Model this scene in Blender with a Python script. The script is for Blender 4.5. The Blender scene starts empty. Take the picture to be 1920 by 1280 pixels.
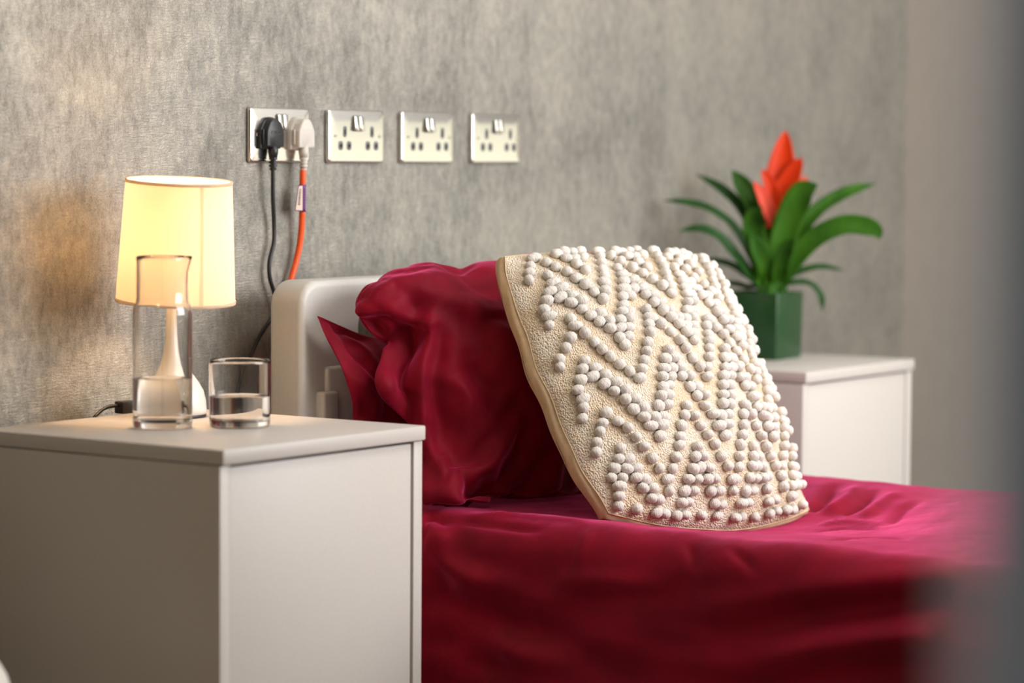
import bpy, bmesh, math, random
import numpy as np
from mathutils import Vector, Matrix, noise

# ------------------------------------------------------------------ camera, light, exposure
scene = bpy.context.scene
COL = scene.collection
rng = random.Random(7)

cam_data = bpy.data.cameras.new('camera')
cam = bpy.data.objects.new('camera', cam_data)
COL.objects.link(cam)
YAW, PITCH, ROLL = 0.9546, 0.0651, 0.0067
fw = Vector((math.sin(YAW)*math.cos(PITCH), math.cos(YAW)*math.cos(PITCH), -math.sin(PITCH)))
r0 = Vector((math.cos(YAW), -math.sin(YAW), 0)); u0 = r0.cross(fw)
rr = r0*math.cos(ROLL) + u0*math.sin(ROLL); uu = -r0*math.sin(ROLL) + u0*math.cos(ROLL)
M = Matrix((rr, uu, -fw)).transposed().to_4x4()
M.translation = (-3.406, -2.914, 1.080)
cam.matrix_world = M
cam_data.sensor_width = 36.0
cam_data.lens = 5364.6/1920*36.0
cam_data.clip_start = 0.05
cam_data.dof.use_dof = True
cam_data.dof.focus_distance = 4.27
cam_data.dof.aperture_fstop = 2.2
scene.camera = cam

scene.view_settings.view_transform = 'Standard'
scene.view_settings.look = 'None'
scene.view_settings.gamma = 1.0
scene.view_settings.use_curve_mapping = False
scene.view_settings.exposure = 0.0

world = bpy.data.worlds.new('world'); scene.world = world
world.use_nodes = True
wb = world.node_tree.nodes['Background']
wb.inputs[0].default_value = (0.75, 0.85, 1.0, 1); wb.inputs[1].default_value = 0.06

def area(name, loc, target, sx, sy, power, color):
    l = bpy.data.lights.new(name, 'AREA'); l.shape = 'RECTANGLE'; l.size = sx; l.size_y = sy
    l.energy = power; l.color = color
    o = bpy.data.objects.new(name, l); COL.objects.link(o)
    o.location = loc
    o.rotation_euler = (Vector(target)-Vector(loc)).to_track_quat('-Z', 'Y').to_euler()
    return o
area('window_daylight', (1.10, -2.50, 1.60), (1.10, 0, 1.60), 1.9, 1.3, 82, (0.975, 0.985, 1.0))
area('side_window_daylight', (2.17, -1.40, 0.97), (0, -1.40, 0.97), 1.1, 0.42, 1.9, (1.0, 0.97, 0.76))
area('ceiling_panel_light', (0.0, -1.5, 2.46), (0.0, -1.5, 0), 0.6, 0.6, 17, (1.0, 0.96, 0.90))
area('jamb_fill_light', (-4.6, -3.05, 2.1), (-2.66, -2.7, 1.0), 0.5, 0.5, 18, (0.95, 0.98, 1.0))  # added fill to brighten the door lining and leaf, not a known lamp

area('warm_fill_light', (-2.3, -1.0, 2.46), (-2.3, -1.0, 0), 0.25, 0.25, 6, (1.0, 0.84, 0.60))  # added warm fill for the left-facing cabinet sides, no such fixture known

# ------------------------------------------------------------------ helpers
def thing(name, label, cat, loc=(0, 0, 0), rz=0.0, group=None):
    o = bpy.data.objects.new(name, None); COL.objects.link(o)
    o.empty_display_size = 0.05
    o.location = loc; o.rotation_euler = (0, 0, rz)
    o['label'] = label; o['category'] = cat
    if group: o['group'] = group
    return o

def tag(o, label, cat, group=None):
    o['label'] = label; o['category'] = cat
    if group: o['group'] = group
    return o

def link(name, me, mat, parent=None, local=False, smooth=True, label=None, kind=None):
    if mat is not None and len(me.materials) == 0: me.materials.append(mat)
    if smooth:
        me.polygons.foreach_set('use_smooth', [True]*len(me.polygons))
    o = bpy.data.objects.new(name, me); COL.objects.link(o)
    if parent is not None:
        o.parent = parent
        if not local:
            m = Matrix.Identity(4); p = parent
            while p is not None:
                m = p.matrix_parent_inverse @ p.matrix_basis @ m if False else (p.matrix_parent_inverse @ p.matrix_basis) @ m
                p = p.parent
            o.matrix_parent_inverse = m.inverted()
    if label: o['label'] = label
    if kind: o['kind'] = kind
    return o

def mesh_from(verts, faces):
    me = bpy.data.meshes.new('m')
    me.from_pydata([tuple(map(float, v)) for v in verts], [], [tuple(int(i) for i in f) for f in faces])
    me.update()
    return me

def bm_mesh(bm):
    bmesh.ops.recalc_face_normals(bm, faces=bm.faces[:])
    me = bpy.data.meshes.new('m'); bm.to_mesh(me); bm.free(); return me

def sharp_normals(o, angle=0.6):
    try:
        o.data.set_sharp_from_angle(angle=angle)
    except Exception:
        pass

def box_bm(bm, a, b, bev=0.0, seg=2):
    a = Vector(a); b = Vector(b)
    r = bmesh.ops.create_cube(bm, size=1.0)
    vs = r['verts']
    for v in vs:
        v.co = Vector([(a[i]+b[i])/2 + v.co[i]*(b[i]-a[i]) for i in range(3)])
    if bev > 0:
        es = list({e for v in vs for e in v.link_edges})
        bmesh.ops.bevel(bm, geom=es, offset=bev, segments=seg, profile=0.5, affect='EDGES')

def rbox(name, a, b, bev, mat, parent=None, local=False, seg=2, label=None):
    bm = bmesh.new(); box_bm(bm, a, b, bev, seg)
    o = link(name, bm_mesh(bm), mat, parent, local, True, label)
    sharp_normals(o)
    return o

def lathe_mesh(profile, seg=48, center=(0, 0, 0), closed=False):
    vs, fs = [], []
    n = len(profile)
    for i in range(seg):
        a = 2*math.pi*i/seg
        for r, z in profile:
            vs.append((center[0]+r*math.cos(a), center[1]+r*math.sin(a), center[2]+z))
    for i in range(seg):
        j = (i+1) % seg
        for k in range(n-1 if not closed else n):
            k2 = (k+1) % n
            fs.append((i*n+k, j*n+k, j*n+k2, i*n+k2))
    me = mesh_from(vs, fs)
    bm = bmesh.new(); bm.from_mesh(me)
    bmesh.ops.remove_doubles(bm, verts=bm.verts[:], dist=1e-6)
    bpy.data.meshes.remove(me)
    return bm_mesh(bm)

def spline(pts, n=8):
    P = [Vector(p) for p in pts]
    P = [P[0]*2-P[1]] + P + [P[-1]*2-P[-2]]
    out = []
    for i in range(1, len(P)-2):
        for k in range(n):
            t = k/n
            a, b, c, d = P[i-1], P[i], P[i+1], P[i+2]
            out.append(0.5*((2*b)+(c-a)*t+(2*a-5*b+4*c-d)*t*t+(3*b-a-3*c+d)*t**3))
    out.append(P[-2]); return out

def tube_mesh(pts, rad, seg=10, n=8, caps=True):
    P = spline(pts, n) if n > 1 else [Vector(p) for p in pts]
    vs, fs = [], []
    up = Vector((0.3, 0.8, 0.1)).normalized()
    m = len(P)
    for i, p in enumerate(P):
        t = (P[min(i+1, m-1)]-P[max(i-1, 0)]).normalized()
        s = t.cross(up).normalized(); up2 = s.cross(t)
        r = rad if not callable(rad) else rad(i/(m-1))
        for k in range(seg):
            a = 2*math.pi*k/seg
            vs.append(p + s*r*math.cos(a) + up2*r*math.sin(a))
        up = up2
    for i in range(m-1):
        for k in range(seg):
            k2 = (k+1) % seg
            fs.append((i*seg+k, i*seg+k2, (i+1)*seg+k2, (i+1)*seg+k))
    if caps:
        fs.append(tuple(range(seg-1, -1, -1))); fs.append(tuple((m-1)*seg+k for k in range(seg)))
    return mesh_from(vs, fs)

def copy_tree(o, parent=None):
    c = o.copy(); COL.objects.link(c); c.parent = parent
    if parent is not None: c.matrix_parent_inverse = o.matrix_parent_inverse
    for ch in list(o.children): copy_tree(ch, c)
    return c

# ------------------------------------------------------------------ materials
def mat(name, color=(0.8, 0.8, 0.8), rough=0.5, metal=0.0, **kw):
    m = bpy.data.materials.new(name); m.use_nodes = True
    b = m.node_tree.nodes['Principled BSDF']
    b.inputs['Base Color'].default_value = (*color, 1); b.inputs['Roughness'].default_value = rough
    b.inputs['Metallic'].default_value = metal
    for k, v in kw.items():
        b.inputs[k.replace('_', ' ')].default_value = v
    return m
def nodes(m): return m.node_tree.nodes, m.node_tree.links, m.node_tree.nodes['Principled BSDF']
def add(m, t, **kw):
    n = m.node_tree.nodes.new(t)
    for k, v in kw.items(): setattr(n, k, v)
    return n
def coords(m, scale, kind='Object', rot=(0, 0, 0)):
    tc = add(m, 'ShaderNodeTexCoord'); mp = add(m, 'ShaderNodeMapping')
    mp.inputs['Scale'].default_value = scale; mp.inputs['Rotation'].default_value = rot
    m.node_tree.links.new(tc.outputs[kind], mp.inputs['Vector']); return mp.outputs['Vector']
def noise_tex(m, vec, scale=1.0, detail=4.0, rough=0.5, dist=0.0):
    n = add(m, 'ShaderNodeTexNoise'); n.inputs['Scale'].default_value = scale
    n.inputs['Detail'].default_value = detail; n.inputs['Roughness'].default_value = rough
    n.inputs['Distortion'].default_value = dist
    m.node_tree.links.new(vec, n.inputs['Vector']); return n.outputs['Fac']
def ramp(m, fac, stops):
    n = add(m, 'ShaderNodeValToRGB'); cr = n.color_ramp
    while len(cr.elements) < len(stops): cr.elements.new(0.5)
    for e, (p, c) in zip(cr.elements, stops):
        e.position = p; e.color = (*c, 1) if len(c) == 3 else c
    m.node_tree.links.new(fac, n.inputs['Fac']); return n.outputs['Color']
def math_n(m, op, a, b):
    n = add(m, 'ShaderNodeMath', operation=op)
    for i, v in enumerate((a, b)):
        if isinstance(v, (int, float)): n.inputs[i].default_value = v
        else: m.node_tree.links.new(v, n.inputs[i])
    return n.outputs[0]
def bump(m, height, strength=0.3, dist=0.01):
    n = add(m, 'ShaderNodeBump'); n.inputs['Strength'].default_value = strength
    n.inputs['Distance'].default_value = dist
    m.node_tree.links.new(height, n.inputs['Height'])
    m.node_tree.links.new(n.outputs['Normal'], m.node_tree.nodes['Principled BSDF'].inputs['Normal'])

def make_wallpaper():
    m = mat('metallic_grey_wallpaper', rough=0.5); N, Lk, b = nodes(m)
    big = noise_tex(m, coords(m, (6.5, 6.5, 4.0)), 1.0, 5, 0.6)
    streak = noise_tex(m, coords(m, (85, 85, 42)), 1.0, 6, 0.65)
    fine = noise_tex(m, coords(m, (480, 480, 300)), 1.0, 3, 0.7)
    crackle = noise_tex(m, coords(m, (60, 60, 330)), 1.0, 4, 0.6, 0.8)
    s = math_n(m, 'ADD', math_n(m, 'MULTIPLY', big, 0.45), math_n(m, 'MULTIPLY', streak, 0.40))
    s = math_n(m, 'ADD', s, math_n(m, 'MULTIPLY', fine, 0.36))
    c = ramp(m, s, [(0.495, (0.155, 0.145, 0.122)), (0.605, (0.272, 0.258, 0.223)), (0.715, (0.395, 0.366, 0.305))])
    Lk.new(c, b.inputs['Base Color'])
    rgh = ramp(m, math_n(m, 'ADD', math_n(m, 'MULTIPLY', big, 0.5), math_n(m, 'MULTIPLY', streak, 0.5)), [(0.38, (0.50,)*3), (0.60, (0.34,)*3)])
    Lk.new(rgh, b.inputs['Roughness'])
    met = ramp(m, s, [(0.52, (0.15,)*3), (0.68, (0.50,)*3)])
    Lk.new(met, b.inputs['Metallic'])
    h = math_n(m, 'ADD', math_n(m, 'MULTIPLY', fine, 0.5), math_n(m, 'MULTIPLY', math_n(m, 'MULTIPLY', crackle, streak), 1.3))
    bump(m, h, 0.55, 0.003)
    return m

def make_velvet(name, base, sheen, k=1.0):
    m = mat(name, rough=0.62); N, Lk, b = nodes(m)
    n1 = noise_tex(m, coords(m, (9, 9, 9)), 1.0, 3, 0.5)
    c = ramp(m, n1, [(0.32, tuple(v*0.72 for v in base)), (0.68, tuple(min(1, v*1.15) for v in base))])
    Lk.new(c, b.inputs['Base Color'])
    b.inputs['Sheen Weight'].default_value = k
    b.inputs['Sheen Roughness'].default_value = 0.36
    b.inputs['Sheen Tint'].default_value = (*sheen, 1)
    b.inputs['Specular IOR Level'].default_value = 0.12
    f = noise_tex(m, coords(m, (70, 70, 70)), 1.0, 4, 0.6)
    g = noise_tex(m, coords(m, (900, 900, 900)), 1.0, 2, 0.6)
    bump(m, math_n(m, 'ADD', math_n(m, 'MULTIPLY', f, 0.8), math_n(m, 'MULTIPLY', g, 0.2)), 0.22, 0.004)
    return m

def make_weave():
    m = mat('cream_woven_cotton', rough=0.9); N, Lk, b = nodes(m)
    v = add(m, 'ShaderNodeTexVoronoi'); v.inputs['Scale'].default_value = 1.0
    Lk.new(coords(m, (400, 400, 320)), v.inputs['Vector'])
    c = ramp(m, v.outputs['Distance'], [(0.10, (0.78, 0.67, 0.52)), (0.75, (0.66, 0.50, 0.33))])
    n = noise_tex(m, coords(m, (16, 16, 16)), 1.0, 3, 0.6)
    mx = add(m, 'ShaderNodeMixRGB', blend_type='MIX')
    Lk.new(ramp(m, n, [(0.42, (0,)*3), (0.62, (1,)*3)]), mx.inputs[0])
    Lk.new(c, mx.inputs[1])
    c2 = ramp(m, v.outputs['Distance'], [(0.10, (0.80, 0.735, 0.64)), (0.75, (0.70, 0.58, 0.44))])
    Lk.new(c2, mx.inputs[2]); Lk.new(mx.outputs[0], b.inputs['Base Color'])
    inv = math_n(m, 'SUBTRACT', 1.0, v.outputs['Distance'])
    bump(m, inv, 0.75, 0.004)
    b.inputs['Specular IOR Level'].default_value = 0.1
    return m

def make_wool():
    m = mat('ivory_wool', (0.80, 0.745, 0.68), rough=0.85); N, Lk, b = nodes(m)
    n1 = noise_tex(m, coords(m, (5.5, 0.9, 0.9)), 1.0, 4, 0.6, 0.3)
    c = ramp(m, n1, [(0.30, (0.62, 0.565, 0.50)), (0.50, (0.74, 0.69, 0.63)), (0.72, (0.77, 0.725, 0.67))])
    Lk.new(c, b.inputs['Base Color'])
    b.inputs['Sheen Weight'].default_value = 0.25
    b.inputs['Specular IOR Level'].default_value = 0.1
    bump(m, n1, 0.40, 0.12)
    return m

def noisy(m, scale, c1, c2, bs=0.0, bd=0.002):
    N, Lk, b = nodes(m)
    n = noise_tex(m, coords(m, (scale,)*3), 1.0, 4, 0.55)
    Lk.new(ramp(m, n, [(0.35, c1), (0.65, c2)]), b.inputs['Base Color'])
    if bs: bump(m, n, bs, bd)
    return m

MAT = {}
MAT['wallpaper'] = make_wallpaper()
MAT['velvet'] = make_velvet('crimson_velvet', (0.205, 0.0014, 0.0130), (1.0, 0.12, 0.34), 0.95)
MAT['weave'] = make_weave()
MAT['wool'] = make_wool()
MAT['tan'] = noisy(mat('tan_cotton', rough=0.85), 90, (0.58, 0.42, 0.25), (0.66, 0.50, 0.32), 0.2)
MAT['paint'] = noisy(mat('greige_wall_paint', rough=0.7), 30, (0.40, 0.355, 0.305), (0.42, 0.375, 0.325), 0.05)
MAT['white_paint'] = noisy(mat('white_paint', rough=0.7), 30, (0.66, 0.64, 0.60), (0.69, 0.67, 0.63))
MAT['warm_paint'] = noisy(mat('warm_brown_wall_paint', rough=0.7), 30, (0.60, 0.46, 0.28), (0.62, 0.48, 0.30))
MAT['ceiling'] = noisy(mat('ceiling_paint', rough=0.8), 30, (0.74, 0.73, 0.70), (0.77, 0.76, 0.73))
MAT['floor'] = noisy(mat('brown_vinyl_floor', rough=0.55), 12, (0.16, 0.115, 0.075), (0.22, 0.165, 0.11))
MAT['cabinet'] = noisy(mat('cashmere_laminate', rough=0.42), 220, (0.520, 0.480, 0.440), (0.545, 0.505, 0.465))
MAT['gap'] = mat('dark_back_board', (0.10, 0.085, 0.07), 0.8)  # plain dark brown board of the cabinet backs
MAT['headboard'] = noisy(mat('ivory_plastic', rough=0.42), 140, (0.62, 0.61, 0.575), (0.645, 0.635, 0.60), 0.06, 0.001)
MAT['steel'] = mat('brushed_steel', (0.80, 0.77, 0.72), 0.16, 1.0)
MAT['slot'] = mat('grey_insert', (0.14, 0.14, 0.135), 0.5)
MAT['hole'] = mat('black_hole', (0.008, 0.008, 0.008), 0.6)
MAT['black'] = noisy(mat('black_rubber', rough=0.42), 200, (0.014, 0.014, 0.016), (0.020, 0.020, 0.022), 0.08, 0.0005)
MAT['plug_white'] = noisy(mat('white_plug_plastic', rough=0.45), 200, (0.60, 0.555, 0.50), (0.63, 0.585, 0.53))
MAT['orange'] = noisy(mat('orange_cable_sheath', rough=0.42), 150, (0.86, 0.095, 0.012), (0.92, 0.115, 0.016))
MAT['purple'] = mat('purple_label', (0.12, 0.022, 0.16), 0.35)
MAT['purple_light'] = mat('pale_lilac_print', (0.48, 0.34, 0.56), 0.4)
MAT['label'] = mat('cream_label_paper', (0.66, 0.52, 0.42), 0.5)
MAT['ink'] = mat('barcode_ink', (0.035, 0.03, 0.018), 0.5)
MAT['lamp_white'] = mat('white_ceramic', (0.72, 0.69, 0.64), 0.25)
MAT['pot'] = mat('dark_green_glaze', (0.008, 0.052, 0.012), 0.28)
MAT['soil'] = noisy(mat('bark_soil', rough=0.9), 160, (0.02, 0.012, 0.006), (0.07, 0.04, 0.02), 0.8, 0.01)
MAT['stool'] = noisy(mat('white_leatherette', rough=0.5), 60, (0.72, 0.68, 0.62), (0.75, 0.71, 0.65))
MAT['metal_leg'] = mat('chrome_leg', (0.7, 0.7, 0.7), 0.2, 1.0)
MAT['door_blue'] = noisy(mat('slate_blue_door_paint', rough=0.5), 40, (0.017, 0.043, 0.080), (0.020, 0.049, 0.090))
MAT['jamb_grey'] = noisy(mat('grey_frame_paint', rough=0.5), 40, (0.36, 0.37, 0.375), (0.38, 0.39, 0.395))
MAT['blind'] = mat('grey_blind_fabric', (0.30, 0.30, 0.29), 0.8)
MAT['mattress'] = mat('white_mattress_ticking', (0.7, 0.7, 0.7), 0.8)

def leaf_mat(name, c1, c2):
    m = mat(name, rough=0.45, Specular_IOR_Level=0.15); N, Lk, b = nodes(m)
    n = noise_tex(m, coords(m, (30, 30, 8)), 1.0, 3, 0.5)
    Lk.new(ramp(m, n, [(0.3, c1), (0.7, c2)]), b.inputs['Base Color'])
    b.inputs['Subsurface Weight'].default_value = 0.0
    return m
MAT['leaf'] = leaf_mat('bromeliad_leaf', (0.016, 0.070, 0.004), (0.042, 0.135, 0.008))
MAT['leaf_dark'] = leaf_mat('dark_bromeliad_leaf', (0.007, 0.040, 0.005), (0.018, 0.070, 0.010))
MAT['bract'] = leaf_mat('scarlet_bract', (0.48, 0.020, 0.001), (0.60, 0.040, 0.002))
MAT['bract_pale'] = leaf_mat('coral_bract', (0.66, 0.062, 0.032), (0.74, 0.10, 0.06))

def glass_mat(name, ior, color=(1, 1, 1)):
    m = bpy.data.materials.new(name); m.use_nodes = True
    nt = m.node_tree; nt.nodes.clear()
    o = nt.nodes.new('ShaderNodeOutputMaterial'); g = nt.nodes.new('ShaderNodeBsdfGlass')
    g.inputs['IOR'].default_value = ior; g.inputs['Roughness'].default_value = 0.0
    g.inputs['Color'].default_value = (*color, 1)
    nt.links.new(g.outputs[0], o.inputs[0]); return m
MAT['glass'] = glass_mat('clear_glass', 1.46, (0.985, 0.985, 0.985))
MAT['water'] = glass_mat('water', 1.33)

def shade_mat():
    m = bpy.data.materials.new('cream_lampshade_fabric'); m.use_nodes = True
    nt = m.node_tree; nt.nodes.clear()
    o = nt.nodes.new('ShaderNodeOutputMaterial')
    d = nt.nodes.new('ShaderNodeBsdfDiffuse'); t = nt.nodes.new('ShaderNodeBsdfTranslucent'); mx = nt.nodes.new('ShaderNodeMixShader')
    d.inputs[0].default_value = (0.80, 0.74, 0.64, 1); t.inputs[0].default_value = (0.86, 0.78, 0.66, 1)
    mx.inputs[0].default_value = 0.55
    nt.links.new(d.outputs[0], mx.inputs[1]); nt.links.new(t.outputs[0], mx.inputs[2]); nt.links.new(mx.outputs[0], o.inputs[0])
    return m
MAT['shade'] = shade_mat()
def emit(name, c, s):
    m = bpy.data.materials.new(name); m.use_nodes = True
    b = m.node_tree.nodes['Principled BSDF']
    b.inputs['Emission Color'].default_value = (*c, 1); b.inputs['Emission Strength'].default_value = s
    return m
MAT['bulb'] = emit('warm_bulb', (1.0, 0.66, 0.34), 8.0)

# ------------------------------------------------------------------ room
def struct(name, boxes, m, bev=0.0):
    bm = bmesh.new()
    for a, b in boxes: box_bm(bm, a, b, bev)
    o = link(name, bm_mesh(bm), m, smooth=False); o['kind'] = 'structure'; return o
WB = 0.008      # face of the papered wall
struct('floor', [((-5.2, -4.6, -0.06), (2.4, 0.2, 0.0))], MAT['floor'])
struct('ceiling', [((-5.2, -4.6, 2.50), (2.4, 0.2, 2.58))], MAT['ceiling'])
struct('wall_back', [((-3.85, WB, 0.0), (2.25, 0.2, 2.5))], MAT['wallpaper'])
# right wall with its window opening
wy0, wy1, wz0, wz1 = -1.98, -0.82, 0.74, 1.95
struct('wall_right', [((2.20, wy1, 0), (2.38, WB, 2.5)), ((2.20, -2.68, 0), (2.38, wy0, 2.5)),
                      ((2.20, wy0, 0), (2.38, wy1, wz0)), ((2.20, wy0, wz1), (2.38, wy1, 2.5))], MAT['paint'])
w1 = struct('window_1', [((2.24, wy0, wz0), (2.30, wy0+0.05, wz1)), ((2.24, wy1-0.05, wz0), (2.30, wy1, wz1)),
                    ((2.24, wy0, wz0), (2.30, wy1, wz0+0.05)), ((2.24, wy0, wz1-0.05), (2.30, wy1, wz1))], MAT['white_paint'])
bl = rbox('roller_blind', (2.205, wy0+0.03, 1.185), (2.212, wy1-0.03, wz1-0.02), 0.001, MAT['blind'])
tag(bl, 'grey-white roller blind half lowered over the side window', 'blind')
# front wall with the door opening and the large window
dx0, dx1, dz = -3.62, -2.620, 2.06
fx0, fx1, fz0, fz1 = 0.10, 2.10, 0.92, 2.30
struct('wall_front', [((-3.85, -2.68, 0), (dx0, -2.55, 2.5)), ((dx0, -2.68, dz), (dx1, -2.55, 2.5)),
                      ((dx1, -2.68, 0), (fx0, -2.55, 2.5)), ((fx0, -2.68, 0), (fx1, -2.55, fz0)),
                      ((fx0, -2.68, fz1), (fx1, -2.55, 2.5)), ((fx1, -2.68, 0), (2.38, -2.55, 2.5))], MAT['white_paint'])
struct('window_2', [((fx0, -2.62, fz0), (fx0+0.05, -2.57, fz1)), ((fx1-0.05, -2.62, fz0), (fx1, -2.57, fz1)),
                    ((fx0, -2.62, fz0), (fx1, -2.57, fz0+0.05)), ((fx0, -2.62, fz1-0.05), (fx1, -2.57, fz1)),
                    ((1.08, -2.62, fz0), (1.13, -2.57, fz1))], MAT['white_paint'])
struct('wall_left', [((-3.98, -2.68, 0), (-3.85, 0.2, 2.5))], MAT['warm_paint'])
struct('baseboard_back', [((-3.85, -0.012, 0), (2.2, WB, 0.10))], MAT['white_paint'])
# doorway the picture is taken through: grey lining strip and the slate blue door leaf opened back towards the camera
struct('trim_1', [((-2.675, -2.571, 0), (-2.628, -2.553, 2.06))], MAT['jamb_grey'], 0.001)
dr = struct('door_1', [((-2.675, -3.40, 0.01), (-2.622, -2.572, 2.04))], MAT['door_blue'], 0.002)

# ------------------------------------------------------------------ bedside cabinets
CABZ = 0.70
def make_cabinet(loc, rz, label):
    # local axes: x along the wall, y towards the wall, origin at the front left foot
    t = thing('bedside_cabinet', label, 'cabinet', loc, rz, 'pair of bedside cabinets')
    W, D, th = 0.433, 0.445, 0.0205
    C = MAT['cabinet']
    rbox('top_panel', (0, 0, CABZ-th), (W, D, CABZ), 0.0022, C, t, True)
    for x in (0.0, W-0.020):
        rbox('side_panel', (x, 0.006, 0.0), (x+0.020, D, CABZ-th-0.0012), 0.0012, C, t, True)
    rbox('door', (0.0225, 0.0085, 0.072), (W-0.0232, 0.026, CABZ-th-0.004), 0.0012, C, t, True)
    rbox('plinth', (0.020, 0.045, 0.0), (W-0.020, 0.060, 0.068), 0.001, C, t, True)
    rbox('back_panel', (0.020, D-0.012, 0.0), (W-0.020, D-0.004, CABZ-th-0.0012), 0.0008, MAT['gap'], t, True)
    return t
make_cabinet((-0.641, -0.504, 0), 0.0044, 'greige bedside cabinet carrying the lit lamp, carafe and tumbler')
make_cabinet((1.011, -0.424, 0), 0.0225, 'greige bedside cabinet carrying the green potted plant')

# ------------------------------------------------------------------ sockets
def rounded_rect(w, h, r, seg=5):
    pts = []
    for cx, cy, a0 in ((w/2-r, h/2-r, 0), (-w/2+r, h/2-r, 90), (-w/2+r, -h/2+r, 180), (w/2-r, -h/2+r, 270)):
        for k in range(seg+1):
            a = math.radians(a0+90*k/seg); pts.append((cx+r*math.cos(a), cy+r*math.sin(a)))
    return pts
def loft(rings, cap0=True, cap1=True):
    vs, fs = [], []; n = len(rings[0])
    for r in rings: vs += r
    for i in range(len(rings)-1):
        for k in range(n):
            k2 = (k+1) % n; fs.append((i*n+k, i*n+k2, (i+1)*n+k2, (i+1)*n+k))
    if cap0: fs.append(tuple(range(n-1, -1, -1)))
    if cap1: fs.append(tuple((len(rings)-1)*n+k for k in range(n)))
    bm = bmesh.new(); me = mesh_from(vs, fs); bm.from_mesh(me); bpy.data.meshes.remove(me)
    return bm_mesh(bm)
def plate_ring(w, h, r, y, cx=0.073, cz=0.043): return [(cx+x, y, cz+z) for x, z in rounded_rect(w, h, r)]

def make_socket(loc, label):
    # local: x 0..0.146, z 0..0.086, front towards -y, y=0 is the plate face
    t = thing('wall_socket', label, 'socket', loc, 0, 'row of steel double wall sockets')
    S = MAT['steel']
    rings = [plate_ring(0.146, 0.086, 0.005, 0.0085), plate_ring(0.146, 0.086, 0.005, 0.003)]
    for k in range(1, 6):                       # rolled edge of the plate
        a = math.pi/2*k/5; ins = 0.0030*(1-math.cos(a)); yy = 0.003-0.0032*math.sin(a)
        rings.append(plate_ring(0.146-2*ins, 0.086-2*ins, 0.005, yy))
    rings.append(plate_ring(0.146-0.04, 0.086-0.04, 0.005, -0.0004))
    f = link('faceplate', loft(rings), S, t, True)
    for x in (0.0685, 0.0815):
        bm = bmesh.new(); box_bm(bm, (x-0.0052, -0.0046, 0.052), (x+0.0052, 0.002, 0.0755), 0.001)
        for v in bm.verts:
            if v.co.y < -0.001 and v.co.z < 0.06: v.co.y -= 0.0022
        r = link('rocker_switch', bm_mesh(bm), S, t, True); sharp_normals(r)
        rbox('rocker_recess', (x-0.0062, -0.0007, 0.0508), (x+0.0062, 0.001, 0.0765), 0.0003, MAT['slot'], t, True)
    for cx in (0.042, 0.113):
        for dx, z, w, h, hw, hh in ((0, 0.0505, 0.0095, 0.0180, 0.0042, 0.0085), (-0.0108, 0.0278, 0.0120, 0.0145, 0.0065, 0.0055), (0.0108, 0.0278, 0.0120, 0.0145, 0.0065, 0.0055)):
            def ring(w, h, r, y): return plate_ring(w, h, r, y, cx+dx, z)
            s = link('pin_insert', loft([ring(w, h, w*0.38, 0.002), ring(w, h, w*0.38, -0.0006), ring(w-0.0008, h-0.0008, w*0.36, -0.0009)]), MAT['slot'], t, True)
            link('pin_hole', loft([ring(hw, hh, hw*0.25, 0.001), ring(hw, hh, hw*0.25, -0.0011)]), MAT['hole'], s, True)
    for x in (0.018, 0.1345):
        bm = bmesh.new()
        bmesh.ops.create_cone(bm, cap_ends=True, segments=16, radius1=0.0034, radius2=0.0030, depth=0.0016, matrix=Matrix.Translation((x, -0.0006, 0.0435)) @ Matrix.Rotation(math.pi/2, 4, 'X'))
        sc = link('screw', bm_mesh(bm), S, t, True); sharp_normals(sc)
        rbox('screw_slot', (x-0.0028, -0.0017, 0.0431), (x+0.0028, -0.0012, 0.0440), 0.0, MAT['hole'], sc, True)
    return t
s0 = make_socket((0.0, 0, 1.0654), 'steel double socket with the black and white plugs in it')
for x, lb in ((0.193, 'empty steel double socket beside the one with the plugs'), (0.3865, 'empty steel double socket, third from the lamp'),
              (0.586, 'empty steel double socket, last of the row towards the plant')):
    c = copy_tree(s0); c.location.x = x; c['label'] = lb

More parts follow.
